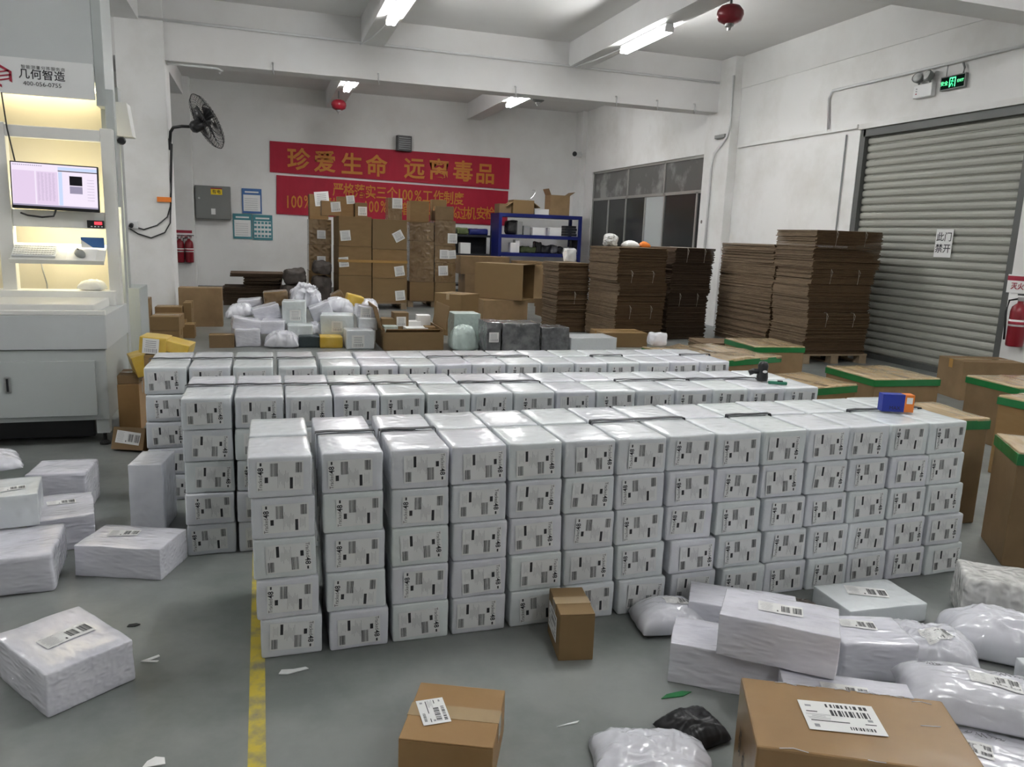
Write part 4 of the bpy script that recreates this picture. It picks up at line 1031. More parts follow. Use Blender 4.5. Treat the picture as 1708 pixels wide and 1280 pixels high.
# paper on the shutter
p = WX(1573, 406, XR + 0.05)
pn = empty('paper_notice', (XR + 0.058, p.y, p.z - 0.17), 0, 'white paper notice taped on the grey roller shutter', 'notice')
MB().box((0, 0, 0.17), (0.004, 0.25, 0.34)).obj('notice_sheet', 'paper', pn)
for s, z in (('此门', 0.24), ('禁开', 0.10)):
    MB().text(s, 0.115, Matrix.Translation((-0.004, 0, z)) @ Matrix.Rotation(R(-90), 4, 'Z') @ Matrix.Rotation(R(90), 4, 'X'), 0, 0.01).obj('notice_lettering', 'ink', pn)
# exit sign
p = rp(1591, 137, 0.03)
ex = empty('exit_sign', (XR - 0.03, p.y, p.z), 0, 'green lit exit sign above the roller shutter', 'sign')
MB().box((0, 0, 0), (0.04, 0.36, 0.16)).obj('sign_case', 'elec_grey', ex, bevel=0.004)
MB().box((-0.021, 0, 0), (0.003, 0.33, 0.135)).obj('sign_face', 'exit_face', ex)
fxm = lambda y, z: Matrix.Translation((-0.024, y, z)) @ Matrix.Rotation(R(-90), 4, 'Z') @ Matrix.Rotation(R(90), 4, 'X')
MB().text('安全', 0.055, fxm(0.115, -0.005), 0, 0.01).obj('sign_lettering', 'exit_green', ex)
MB().text('EXIT', 0.045, fxm(-0.115, -0.0), 0, 0.01).obj('sign_lettering', 'exit_green', ex)
m = MB()
for a, b in (((-0.045, -0.055), (-0.033, 0.055)), ((0.033, -0.055), (0.045, 0.055)), ((-0.045, 0.043), (0.045, 0.055))): m.span((-0.0235, a[0], a[1]), (-0.0225, b[0], b[1]))
m.obj('door_symbol', 'exit_green', ex)
m = MB()
for pts in ([(0.0, 0.02), (-0.008, -0.012), (0.012, -0.03), (0.008, -0.05)], [(-0.008, -0.012), (-0.02, -0.03), (-0.028, -0.046)], [(-0.018, 0.012), (0.0, 0.018), (0.018, 0.004)]):
    m.tube([(-0.0245, -y, z) for y, z in pts], 0.005, 5)
m.lathe([(0, 0), (0.008, 0.0), (0.008, 0.004), (0, 0.004)], 10, 0, Matrix.Translation((-0.024, -0.002, 0.034)) @ Matrix.Rotation(R(-90), 4, 'Y'))
m.obj('running_figure', 'exit_green', ex)
MB().tube([(0.0, 0.12, 0.08), (0.0, 0.12, 0.22)], 0.006, 6).obj('hanger_wire', 'grey_plastic', ex)
MB().tube([(0.0, -0.12, 0.08), (0.0, -0.13, 0.14), (0.0, -0.10, 0.20)], 0.012, 6).obj('hanger_wire', 'grey_plastic', ex)
# emergency light
p = rp(1543, 146, 0.03)
em = empty('emergency_light', (XR - 0.035, p.y, p.z - 0.12), 0, 'white emergency light with two round lamps left of exit sign', 'lamp')
MB().box((0, 0, 0.08), (0.07, 0.29, 0.16)).obj('light_case', 'white_plastic', em, bevel=0.01)
for s in (-1, 1):
    mxx = Matrix.Translation((-0.03, s * 0.085, 0.235)) @ Matrix.Rotation(R(-70), 4, 'Y') @ Matrix.Rotation(R(s * 15), 4, 'X')
    hd = MB().lathe([(0, -0.04), (0.05, -0.03), (0.068, 0.03), (0.068, 0.04), (0.06, 0.04), (0.03, 0.015), (0, 0.01)], 16, 0, mxx).obj('lamp_head', 'grey_plastic', em, smooth=True)
    MB().lathe([(0, 0.030), (0.058, 0.030), (0.05, 0.045), (0, 0.055)], 16, 0, mxx).obj('lens', 'white_plastic', em, smooth=True).parent = hd
    MB().cyl((-0.01, s * 0.085, 0.15), (-0.02, s * 0.085, 0.21), 0.012, 8).obj('lamp_neck', 'grey_plastic', em)
for k in range(3): MB().box((-0.036, 0.09, 0.05 + k * 0.03), (0.004, 0.02, 0.012)).obj('indicator', 'ink_red' if k == 0 else 'grey_plastic', em)
# conduits
def pipe(pts, r, label, mat='white_plastic', name='conduit_pipe'):
    return tag(MB().tube(pts, r, 8).obj(name, mat, smooth=True), label, 'pipe', 'white conduits on walls and beams')
o = 0.03
a, b, c, d = rp(1381, 219, o), rp(1382, 165, o), rp(1389, 151, o), rp(1780, 58, o)
pipe([a, b, c, rp(1575, 108, o), d], 0.018, 'white conduit bending up and running right above the exit sign')
pipe([(XR - 0.2, 12.13, 4.30), (XR - 0.2, 12.13, 3.5), (XR - 0.2, 12.20, 3.3), (XR - 0.2, 12.55, 3.05), (XR - 0.2, 12.62, 2.8), (XR - 0.2, 12.62, 0.3)], 0.022, 'white conduit running down the right wall pillar')
pipe([(-1.86, 12.56, 4.29), (2.0, 12.565, 4.27), (5.0, 12.565, 4.26), (XR - 0.2, 12.57, 4.25)], 0.020, 'long white conduit along the face of the main beam')
pipe([(1.50, 12.55, 4.24), (1.60, 12.0, 4.225), (1.66, 11.4, 4.23), (1.68, 10.9, 4.21)], 0.012, 'thin white cable running to the top centre tube lamp', name='lamp_cable')
pipe([(4.95, 12.5, 4.24), (5.03, 11.8, 4.225), (5.05, 10.9, 4.21)], 0.012, 'thin white cable running to tube lamp by the large red ball', name='lamp_cable')
p0, p1 = rp(1412, 225, 0.02), rp(1395, 384, 0.02)
pipe([p0, (p0[0], p0[1], 0.4)], 0.010, 'thin grey cable hanging on wall left of roller shutter', 'grey_plastic', 'wall_cable')
a = WX(1204, 228, XR - 0.19); 
tag(MB().span((XR - 0.24, a.y - 0.16, a.z - 0.03), (XR - 0.172, a.y + 0.16, a.z + 0.03)).obj('wall_bracket', 'elec_grey', bevel=0.006), 'small grey bracket on right wall pillar beside conduit', 'bracket')
pipe([(-1.22, 12.7, 3.74), (-1.0, 12.7, 3.735), (-0.55, 12.7, 3.73), (-0.48, 12.7, 3.70), (-0.52, 12.7, 3.66)], 0.018, 'short pipe with hooked end under the main beam by the fan')
# cctv camera
p = WX(960, 258, XR - 0.2)
cc = empty('security_camera', (XR - 0.14, YB - 0.45, 2.0), 0, 'small white security camera in back right corner', 'camera')
p = WY(962, 258, YB - 0.5)
cc.location = (p.x, YB - 0.5, p.z)
MB().cyl((-0.10, -0.12, 0), (0.10, 0.04, 0.02), 0.075, 14).obj('camera_body', 'white_plastic', cc, smooth=False)
MB().cyl((-0.115, -0.132, 0), (-0.10, -0.12, 0), 0.06, 14).obj('lens', 'black_plastic', cc)
MB().tube([(0.05, 0.0, 0.0), (0.16, 0.1, 0.05), (0.20, 0.2, 0.05)], 0.02, 6).obj('bracket', 'white_plastic', cc)
# hanging red fire balls
def fire_ball(x, y, z, r, label, mat='red_paint'):
    f = empty('hanging_extinguisher', (x, y, z), 0, label, 'extinguisher', 'red hanging extinguisher balls')
    MB().lathe([(0.0, -r * 0.68), (r * 0.45, -r * 0.66), (r * 0.85, -r * 0.45), (r, -r * 0.05), (r * 0.95, r * 0.25), (r * 0.7, r * 0.55), (r * 0.3, r * 0.68), (0, r * 0.7)], 20).obj('ball_tank', mat, f, smooth=True)
    MB().cyl((0, 0, r * 0.68), (0, 0, 4.25 - z if abs(x - 5.06) < .3 or abs(x - 1.68) < .3 else ZC - z), 0.014, 8).obj('hanger_rod', 'elec_grey', f)
    MB().lathe([(0, -r * 1.15), (0.02, -r * 1.12), (0.025, -r * 0.95), (0.05, -r * 0.85), (0.05, -r * 0.66), (0, -r * 0.66)], 12).obj('nozzle', 'steel', f)
p = WY(1218, 24, 8.4); fire_ball(p.x, 8.4, p.z, 0.155, 'large dark red hanging extinguisher ball at top right')
p = WY(565, 175, 16.9); fire_ball(p.x, 16.9, p.z, 0.155, 'small red hanging extinguisher ball below far left tube lamp')
p = WY(898, 163, 14.6); fire_ball(p.x, 14.6, p.z, 0.13, 'dark hanging extinguisher ball right of far right tube lamp', 'elec_grey')
# hooks under the main beam
for k, px in enumerate((455, 631, 860, 1028, 1096, 1158)):
    py = 83 + (px - 275) * 0.111
    q = WY(px, py + 3, 12.56)
    tag(MB().tube([(q.x, 12.585, 3.86), (q.x, 12.55, 3.85), (q.x, 12.55, 3.74), (q.x + 0.01, 12.57, 3.70)], 0.014, 6).obj('beam_hook', 'steel'), 'steel hook on main beam, %s of six from the left' % ORD[k], 'hook', 'hooks along the main beam')
# right extinguishers and notice
p = WX(1690, 483, XR - 0.01)
nn = empty('fire_notice', (XR - 0.006, 6.42, 1.17), 0, 'red and white notice above extinguishers at right edge', 'notice')
MB().box((0, 0, 0), (0.01, 0.34, 0.20)).obj('notice_sheet', 'paper', nn)
MB().box((-0.006, 0, 0.06), (0.003, 0.34, 0.05)).obj('notice_band', 'ink_red', nn)
MB().text('灭火器', 0.08, Matrix.Translation((-0.0075, 0, -0.03)) @ Matrix.Rotation(R(-90), 4, 'Z') @ Matrix.Rotation(R(90), 4, 'X'), 0, 0.02).obj('notice_lettering', 'ink_red', nn)
e = extinguisher((XR - 0.10, 6.32, 0.50), 'red extinguisher on wall at the right edge of the photo', 1.05)
e.rotation_euler.z = R(-70)

# ------------------------------------------------------------------ cartons in the middle distance
def rect(x0, x1, yt, yb, Y):
    ym = (yt + yb) / 2; xm = (x0 + x1) / 2
    return WY(x0, ym, Y).x, WY(x1, ym, Y).x, WY(xm, yt, Y).z, WY(xm, yb, Y).z
def rcarton(label, x0, x1, yt, yb, Y, depth, z0=None, mat='carton', tape='tape_brown', lab=None, group='cartons stacked by the banner', yaw=0.0, zt=None):
    a, b, t, bt_ = rect(x0, x1, yt, yb, Y)
    z = bt_ if z0 is None else z0
    t = t if zt is None else zt
    ls = []
    if lab:
        for (me, fx_, fz_, rot, s) in lab: ls.append((me, 'front', (fx_ - 0.5) * (b - a), fz_ * (t - z), rot, s))
    return carton(label, (a + b) / 2, Y + depth / 2, z, b - a - 0.006, depth, t - z - 0.004, yaw, mat, tape, group, labels=ls), t, a, b
def pallet(label, cx, cy, w, d, yaw=0.0):
    p = empty('wooden_pallet', (cx, cy, 0), R(yaw), label, 'pallet', 'wooden pallets')
    for k in range(5): MB().box((0, -d / 2 + 0.06 + k * (d - 0.12) / 4, 0.115), (w, 0.11, 0.022)).obj('deck_board', 'pallet_wood', p)
    for i in (-1, 0, 1):
        for j in (-1, 0, 1): MB().box((i * (w / 2 - 0.06), j * (d / 2 - 0.06), 0.062), (0.11, 0.11, 0.084)).obj('block', 'pallet_wood', p)
        MB().box((i * (w / 2 - 0.06), 0, 0.01), (0.11, d, 0.02)).obj('runner', 'pallet_wood', p)
    return p
YA = 15.0
pallet('wooden pallet under the tall taped cartons before the banner', 2.03, YA + 0.60, 1.3, 1.2)
LS = LABEL_SMALL
zb0 = 0.128
_, z1, a1, b1 = rcarton('left carton in bottom layer of tall taped stack', 565, 620, 459.5, 503, YA, 1.15, zb0, 'carton', lab=None)
_, z2, _, _ = rcarton('left carton in middle layer of tall taped stack', 565, 620, 411, 459, YA, 1.15, z1, 'carton', lab=[(LS, 0.15, 0.45, 0.1, 1.3)])
_, z3, _, _ = rcarton('left carton in top layer of tall taped stack', 565, 620, 361, 410, YA, 1.15, z2, 'carton', lab=[(LS, 0.2, 0.35, 0.1, 1.35)])
_, y1_, _, _ = rcarton('right carton in bottom layer of tall taped stack', 621, 679, 464, 505, YA, 1.15, zb0, 'carton', lab=[(LS, 0.8, 0.3, 0.1, 1.35)])
_, y2_, _, _ = rcarton('right carton in middle layer of tall taped stack', 621, 679, 416, 464, YA, 1.15, y1_, 'carton', lab=[(LS, 0.78, 0.25, 0.15, 1.35)])
_, y3_, _, _ = rcarton('right carton in top layer of tall taped stack', 621, 679, 366, 416, YA, 1.15, y2_, 'carton', lab=[(LS, 0.75, 0.45, 0.5, 1.35)])
# horizontal tape bands round the stack count as its wrapping
tag(MB().span((a1 - 0.012, YA - 0.012, z2 - 0.30), (WY(679, 430, YA).x + 0.006, YA - 0.004, z2 - 0.25)).obj('stack_tape', 'tape_brown'), 'brown tape band running across middle layer of the tall stack', 'tape')
# stack behind, left, wrapped in film
YC = 16.25
zz = zb0 - 0.128
for k, (yt, yb) in enumerate(((452, 512), (408, 452), (366, 408))):
    _, zz, _, _ = rcarton('film wrapped carton behind tall stack at left, %s' % ('bottom', 'middle', 'upper')[k], 515, 553, yt, yb, YC, 0.6, zz, 'carton_wrapped', None, lab=[(LS, 0.55, 0.4, 0.0, 1.2)] if k else None)
ztop = zz
loose = [('carton with big white label on wrapped stack, leftmost top', 516, 548, 324, 366, YC + 0.05, 0.45, ztop, 'carton', [(LS, 0.65, 0.82, 0.1, 2.0)]),
         ('orange taped carton on top of tall stack, left of centre', 536, 568, 335, 360, YA + 0.30, 0.3, z3, 'carton_warm', [(LS, 0.75, 0.6, 0.1, 1.3)]),
         ('small carton with white label on top of tall stack, rear', 563, 590, 328, 358, YA + 0.36, 0.25, z3, 'carton', [(LS, 0.8, 0.85, 0.1, 1.1)]),
         ('small brown carton with side label on top of tall stack', 592, 613, 338, 360, YA + 0.30, 0.25, z3, 'carton', [(LS, 0.6, 0.4, 0.0, 1.2)])]
for lab_, x0, x1, yt, yb, Y, dp, z0, mt, ll in loose: rcarton(lab_, x0, x1, yt, yb, Y, dp, z0, mt, None, lab=ll)
YBk = 15.45
pallet('wooden pallet under the film wrapped carton stack', 3.32, YBk + 0.55, 1.08, 1.0)
zz = 0.128; 
for k, (yt, yb) in enumerate(((470, 507), (402, 470), (371, 402))):
    _, zz, _, _ = rcarton('left column carton of film wrapped stack, %s' % ('bottom', 'middle', 'top')[k], 683, 724, yt, yb, YBk, 0.55, zz, 'carton_wrapped' if k else 'carton', None)
zl = zz
zz = 0.128
for k, (yt, yb) in enumerate(((471, 507), (439, 471), (410, 439), (368, 410))):
    _, zz, _, _ = rcarton('right column carton of film wrapped stack, %s from bottom' % ORD[k], 725, 760, yt, yb, YBk, 0.55, zz, 'carton_wrapped' if k else 'carton', None, lab=[(LS, 0.45, 0.5, 0.0, 1.3), (LS, 0.82, 0.5, 0.1, 1.2)] if k == 2 else ([(LS, 0.4, 0.6, 0.05, 1.4)] if k == 1 else ([(LS, 0.85, 0.3, 0, 1.4)] if k == 3 else None)))
zr = zz
rcarton('loose carton with white label left on film wrapped stack', 647, 671, 330, 368, YA + 0.25, 0.35, y3_, 'carton_wrapped', None, lab=[(LS, 0.65, 0.75, 0.0, 1.4)])
rcarton('square carton on top of film wrapped stack, left', 684, 716, 335, 370, YBk + 0.05, 0.4, zl, 'carton', 'tape_brown')
rcarton('carton at rear on top of film wrapped stack', 720, 745, 333, 368, YBk + 0.36, 0.18, zr, 'carton', None)
rcarton('square brown carton on top of film wrapped stack, right', 726, 757, 344, 368, YBk + 0.03, 0.3, zr, 'carton_dull', 'tape_brown')

# blue rack with goods
RY0, RY1 = 17.6, 18.3
xa, xb = WY(832, 400, RY0).x, WY(969, 400, RY0).x
rk = empty('blue_rack', ((xa + xb) / 2, (RY0 + RY1) / 2, 0), 0, 'blue steel shelf rack against the back wall', 'rack')
rx = (xa + xb) / 2; ry = (RY0 + RY1) / 2
zs = [WY(900, 358, RY0).z, WY(900, 393, RY0).z, WY(900, 423, RY0).z, 0.35]
for z in zs: MB().span((xa - rx, RY0 - ry, z - 0.08), (xb - rx, RY1 - ry, z)).obj('shelf', 'rack_blue', rk, bevel=0.004)
for x in (xa + 0.03, xb - 0.03):
    for y in (RY0 + 0.03, RY1 - 0.03): MB().box((x - rx, y - ry, zs[0] / 2), (0.07, 0.07, zs[0] + 0.0)).obj('rack_post', 'rack_blue', rk)
MB().span((xa - 0.01 - rx, RY0 - ry, zs[3]), (xa - rx, RY1 - ry, zs[0])).obj('side_panel', 'rack_blue', rk)
# goods on the rack
def shelfbox(label, x0, x1, yt, z, mat, depth=0.3, dy=0.05, name='shelf_carton', cat='box'):
    a, b = WY(x0, 400, RY0 + dy).x, WY(x1, 400, RY0 + dy).x
    t = WY((x0 + x1) / 2, yt, RY0 + dy).z
    o = MB().box((0, 0, (t - z) / 2), (b - a, depth, t - z)).obj(name, mat, None, ((a + b) / 2, RY0 + dy + depth / 2, z + 0.001), 0, bevel=0.008)
    return tag(o, label, cat, 'goods on the blue rack')
z = zs[1]
tag(place(wrap_mesh('black_sack', 0.30, 0.3, 0.33, 'black_bag', 3, 0.08, 0.02), 'black_sack', (WY(855, 380, RY0 + .2).x, RY0 + 0.28, z)), 'black rounded bag on upper shelf of blue rack', 'bag')
shelfbox('silver tall pack on upper shelf of blue rack', 862, 871, 370, z, 'steel', 0.2)
shelfbox('small grey box on upper shelf behind the silver pack', 873, 884, 377, z, 'grey_plastic', 0.2)
shelfbox('white box with slanted end on upper shelf of blue rack', 888, 909, 380, z, 'paper')
shelfbox('white square box with small print on upper shelf', 917, 936, 380, z, 'paper')
for k, yt in enumerate((389, 385, 381, 377)):
    a, b = WY(946, 390, RY0).x, WY(966, 390, RY0).x
    tag(MB().box(((a + b) / 2, RY0 + 0.3, z + 0.04 + k * 0.062), (b - a - 0.04 * (k % 2), 0.3, 0.058)).obj('dark_tray', 'rack_black', bevel=0.006), 'dark tray in pile at right end of upper shelf, %s from bottom' % ORD[k], 'tray', 'dark trays on the blue rack')
z = zs[2]
shelfbox('white and grey box on lower shelf of blue rack, left', 852, 861, 405, z, 'paper', 0.2)
shelfbox('tall pale box on lower shelf of blue rack', 860, 867, 400, z, 'paper_grey', 0.2)
def blob(label, px, yt, z, w, mat, seed, name='packed_bag', cat='bag', dy=0.3):
    x = WY(px, 410, RY0 + dy).x; t = WY(px, yt, RY0 + dy).z
    o = place(wrap_mesh(name, w, 0.25, t - z, mat, seed, 0.07, 0.03), name, (x, RY0 + dy, z)); return tag(o, label, cat, 'goods on the blue rack')
blob('yellow green bundle on lower shelf of blue rack', 874, 411, z, 0.24, 'bin_green', 4)
blob('small yellow bag on lower shelf of blue rack', 885, 413, z, 0.18, 'bin_green', 5)
blob('dark tool bag on lower shelf of blue rack, middle', 896, 404, z, 0.16, 'black_bag', 6)
blob('black low bag on lower shelf of blue rack', 909, 410, z, 0.28, 'black_bag', 7)
blob('grey bundle on lower shelf of blue rack', 922, 409, z, 0.2, 'wrap_grey', 8)
blob('dark cylinder bag on lower shelf of blue rack', 932, 411, z, 0.12, 'black_bag', 9)
blob('pale small parcel on lower shelf of blue rack, right', 950, 413, z, 0.24, 'paper_grey', 10)
blob('black bag hanging back on lower shelf right end', 957, 400, z, 0.17, 'black_bag', 11, dy=0.5)
z = zs[0]
a = WY(836, 350, RY0).x
def topcarton(label, x0, x1, yt, dy, depth, mat): 
    a, b = WY(x0, 345, RY0 + dy).x, WY(x1, 345, RY0 + dy).x; t = WY((x0 + x1) / 2, yt, RY0 + dy).z
    return carton(label, (a + b) / 2, RY0 + dy + depth / 2, z + 0.001, b - a, depth, t - z, 0, mat, None, 'goods on the blue rack')
topcarton('low dull carton on top of blue rack, left end', 833, 853, 340, 0.1, 0.4, 'carton_dull')
oc = topcarton('open brown carton with hanger on top of blue rack', 856, 891, 334, 0.02, 0.4, 'carton')
w_ = WY(891, 345, RY0).x - WY(856, 345, RY0).x
for s in (-1, 1):
    fl_ = MB().box((s * 0.11, 0, -0.04), (0.22, 0.4, 0.008), 0, Matrix.Translation((s * w_ / 2, 0, WY(873, 334, RY0).z - z)) @ Matrix.Rotation(R(s * 35), 4, 'Y')).obj('flap', 'carton_inside', oc)
hk = WY(889, 328, RY0 + 0.1)
tag(MB().tube([(hk.x - 0.14, RY0 + 0.1, WY(873, 334, RY0).z + 0.004), (hk.x - 0.05, RY0 + 0.1, WY(873, 334, RY0).z + 0.05), (hk.x, RY0 + 0.1, hk.z), (hk.x + 0.06, RY0 + 0.1, hk.z + 0.09), (hk.x + 0.04, RY0 + 0.1, hk.z + 0.15), (hk.x - 0.02, RY0 + 0.1, hk.z + 0.15), (hk.x - 0.03, RY0 + 0.1, hk.z + 0.11)], 0.009, 6).obj('clothes_hanger', 'steel'), 'wire clothes hanger sticking out of open carton on rack', 'hanger')
topcarton('flat white box on top of blue rack between two cartons', 892, 916, 349, 0.1, 0.4, 'paper')
tc = topcarton('tall brown carton with raised flaps on top of blue rack', 918, 950, 326, 0.05, 0.4, 'carton_dull')
tw_ = WY(950, 345, RY0).x - WY(918, 345, RY0).x; th_ = WY(934, 326, RY0).z - z
for s, an in ((-1, -25), (1, 55)):
    MB().box((s * 0.01, 0, 0.08), (0.008, 0.4, 0.17), 0, Matrix.Translation((s * (tw_ / 2 - 0.02), 0, th_)) @ Matrix.Rotation(R(an * 1.0), 4, 'Y')).obj('flap', 'carton_dull', tc)
# dark rack at its left
dx0, dx1 = WY(757, 400, 18.2).x, WY(822, 400, 18.2).x
dk = empty('dark_rack', ((dx0 + dx1) / 2, 18.5, 0), 0, 'dark steel rack below right end of the lower banner', 'rack')
hw = (dx1 - dx0) / 2
dz = [WY(790, 392, 18.2).z, WY(790, 424, 18.2).z, 0.3]
for z in dz: MB().span((-hw, -0.3, z - 0.05), (hw, 0.3, z)).obj('shelf', 'rack_black', dk)
for sx in (-1, 1):
    for sy in (-1, 1): MB().box((sx * (hw - 0.03), sy * 0.27, dz[0] * 0.54), (0.05, 0.05, dz[0] * 1.08)).obj('rack_post', 'rack_black', dk)
MB().span((-hw, 0.28, dz[1]), (hw, 0.295, dz[0])).obj('back_panel', 'rack_black', dk)
a, b = WY(768, 415, 18.25), WY(785, 415, 18.25)
tag(MB().box((0, 0, 0.13), (b.x - a.x, 0.22, 0.26)).obj('shelf_carton', 'paper', None, ((a.x + b.x) / 2, 18.36, dz[1] + 0.001), bevel=0.006), 'white box on middle shelf of the dark rack', 'box')
a, b = WY(762, 385, 18.25), WY(782, 385, 18.25)
tag(place(wrap_mesh('packed_bag', b.x - a.x, 0.25, 0.16, 'bin_green', 33, 0.05, 0.02), 'packed_bag', ((a.x + b.x) / 2, 18.4, dz[0])), 'olive green bag on top of the dark rack', 'bag')
a, b = WY(784, 385, 18.25), WY(815, 385, 18.25)
tag(place(wrap_mesh('packed_bag', b.x - a.x, 0.25, 0.15, 'rack_blue', 34, 0.05, 0.02), 'packed_bag', ((a.x + b.x) / 2, 18.4, dz[0])), 'dark blue bag on top of the dark rack', 'bag')

# ------------------------------------------------------------------ heap of white parcels before the tall stack
HEAP = 'parcels in the heap behind the rear row'
def hp(label, x0, x1, yt, yb, Y, depth, kind='wrap_crinkle', z0=None, tilt=(0, 0), yaw=0.0, seed=0, lab=None, soft=False, amp=0.012, cat='parcel'):
    a, b, t, bt_ = rect(x0, x1, yt, yb, Y)
    z = max(0.0, bt_) if z0 is None else z0
    w, h_ = b - a, max(0.05, t - z)
    if soft:
        return mailer(label, (a + b) / 2, Y + depth / 2, z, w, depth, h_, yaw, seed, kind, tilt, None, HEAP, amp * 3, 2.6, 0.0, 'heap_mailer', 'mailer')
    o = parcel(label, (a + b) / 2, Y + depth / 2, z, w, depth, h_, yaw, seed, kind, tilt, None, HEAP, amp, 0.03, 'heap_parcel', cat, 7)
    if lab: stick(lab[0], o, 'front', lab[1] * w, lab[2] * h_, (w, depth, h_), lab[3], lab[4], amp + 0.006)
    return o
hp('plump white parcel at lower left corner of the heap', 388, 431, 549, 572, 10.15, 0.40, z0=0, seed=1, yaw=8)
hp('tilted white parcel on the lower left corner parcel of heap', 384, 434, 533, 552, 10.25, 0.36, seed=2, tilt=(0, 10), yaw=6)
hp('white mailer lying at upper left of the heap', 377, 424, 511, 531, 10.7, 0.45, 'poly', seed=3, soft=True, tilt=(0, -8))
hp('flat white parcel at the top left rim of the heap', 397, 438, 500, 513, 11.25, 0.35, seed=4, tilt=(0, -6))
hp('white parcel leaning up to the right in left half of heap', 424, 470, 511, 537, 10.6, 0.36, seed=5, tilt=(0, -14), yaw=5)
hp('largest boxy white parcel with label high in the heap', 472, 512, 503, 541, 10.45, 0.34, 'wrap', seed=6, lab=(LABEL_SMALL, 0.05, 0.4, 0, 1.0), yaw=-4)
hp('white parcel in second layer, left middle of heap', 436, 477, 536, 558, 10.25, 0.34, seed=7, yaw=-6)
hp('long white mailer lying lowest at the front of heap', 443, 501, 556, 579, 10.0, 0.34, 'poly', z0=0, seed=8, soft=True, yaw=-5)
hp('white parcel under the largest boxy parcel in heap', 480, 522, 543, 563, 10.2, 0.34, 'wrap', seed=9)
hp('crumpled white bag between boxy parcels in middle of heap', 513, 538, 541, 562, 10.3, 0.28, 'poly', seed=10, soft=True)
hp('dark teal parcel at the foot of the heap', 499, 534, 561, 579, 10.05, 0.34, 'wrap_dark', z0=0, seed=11)
hp('yellow box shaped parcel at the foot of the heap', 534, 572, 562, 580, 9.98, 0.30, 'wrap_mailer_yellow', z0=0, seed=12, amp=0.004)
hp('wide white boxy parcel with label right of heap middle', 537, 592, 526, 560, 10.2, 0.36, 'wrap', seed=13, lab=(LABEL_SMALL, 0.0, 0.45, 0, 1.0), yaw=-6)
hp('grey white parcel with front label, nearest of the heap at right', 577, 624, 551, 585, 9.85, 0.30, 'wrap', z0=0, seed=14, lab=(LABEL_SMALL, -0.1, 0.42, 0, 1.15), amp=0.006, yaw=3)
hp('white parcel at right end of the heap, second layer', 599, 630, 531, 551, 10.05, 0.30, 'wrap', seed=15)
hp('white mailer with label at upper right end of the heap', 594, 630, 512, 532, 10.15, 0.34, 'wrap_crinkle', seed=16, tilt=(0, 8), lab=(LABEL_SMALL, -0.1, 0.5, 0.1, 1.0))
hp('brown taped carton on the top left of the heap', 441, 482, 487, 511, 11.1, 0.35, 'carton_wrapped', seed=17, tilt=(0, -5), amp=0.006)
hp('crumpled white mailer peak at top of the heap', 486, 534, 480, 512, 10.95, 0.40, 'poly', seed=18, soft=True, amp=0.03, tilt=(12, 10))
hp('white parcel slanting left on right half of heap', 524, 560, 507, 533, 10.55, 0.36, 'wrap_crinkle', seed=19, tilt=(0, -22))
hp('white mailer slanting down right on top of heap', 540, 590, 500, 524, 10.75, 0.38, 'poly', seed=20, soft=True, tilt=(0, 18))
hp('small pale carton on top right of the heap', 560, 580, 487, 507, 11.2, 0.28, 'carton_wrapped', seed=21, tilt=(0, -28), amp=0.006)
hp('mustard yellow parcel on top right of the heap', 576, 604, 493, 512, 10.95, 0.30, 'wrap_mailer_yellow', seed=22, tilt=(0, 14), amp=0.006)
hp('white mailer behind mustard yellow parcel of heap', 603, 632, 502, 520, 10.85, 0.34, 'poly', seed=23, soft=True)
# flattened cartons and dark sacks behind the heap
def bundle_mesh(w, d, n, t, seed, mat='sheet_edge', off=0.012):
    m = MB(); rr = random.Random(seed)
    for k in range(n):
        m.box((rr.uniform(-off, off), rr.uniform(-off, off), (k + 0.5) * t), (w + rr.uniform(-off, off), d + rr.uniform(-off, off), t * 0.86), 0, None, rr.uniform(-0.008, 0.008))
    m.m = [1 if k % 6 in (2, 4) else 0 for k in range(len(m.f))]  # darker second material on the front and back faces
    return m
def bundle(label, cx, cy, z, w, d, n, t, yaw, seed, mat='sheet_edge', group='bundles of flattened cartons', string=True, off=0.012, tilt=(0, 0)):
    o = bundle_mesh(w, d, n, t, seed, mat, off).obj('carton_bundle', [mat, 'sheet_end' if mat == 'sheet_edge' else 'sheet_dark_end'], None, (cx, cy, z), R(yaw)); tag(o, label, 'cardboard', group)
    o.rotation_euler = (R(tilt[0]), R(tilt[1]), R(yaw))
    if string:
        H_ = n * t
        for sx in ((-0.22, 0.22) if w > 0.6 else (0.05,)):
            q = MB(); x = sx * w; e = off + 0.006
            q.tube([(x, -d / 2 - e, 0.002), (x + 0.01, -d / 2 - e, H_ * 0.5), (x, -d / 2 - e, H_ + 0.003), (x, d / 2 + e, H_ + 0.003), (x, d / 2 + e, 0.002)], 0.0028, 4)
            q.tube([(x, -d / 2 - e, H_), (x + 0.02, -d / 2 - e - 0.01, H_ * 0.8), (x + 0.01, -d / 2 - e - 0.012, H_ * 0.55)], 0.0032, 4)
            q.obj('tie_string', 'string', o)
    return o
FLATL = 'dark flattened cartons lying behind the heap'
a = WY(375, 490, 15.6); b = WY(470, 490, 15.6)
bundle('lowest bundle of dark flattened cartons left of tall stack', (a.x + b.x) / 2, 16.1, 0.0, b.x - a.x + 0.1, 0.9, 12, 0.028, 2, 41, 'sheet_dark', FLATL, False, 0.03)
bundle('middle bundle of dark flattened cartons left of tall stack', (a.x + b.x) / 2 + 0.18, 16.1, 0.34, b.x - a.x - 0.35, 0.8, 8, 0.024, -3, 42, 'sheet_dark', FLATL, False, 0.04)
bundle('top sheets of dark flattened cartons left of tall stack', (a.x + b.x) / 2 + 0.08, 16.1, 0.535, b.x - a.x - 0.05, 0.85, 3, 0.022, 1, 43, 'sheet_dark', FLATL, False, 0.03)
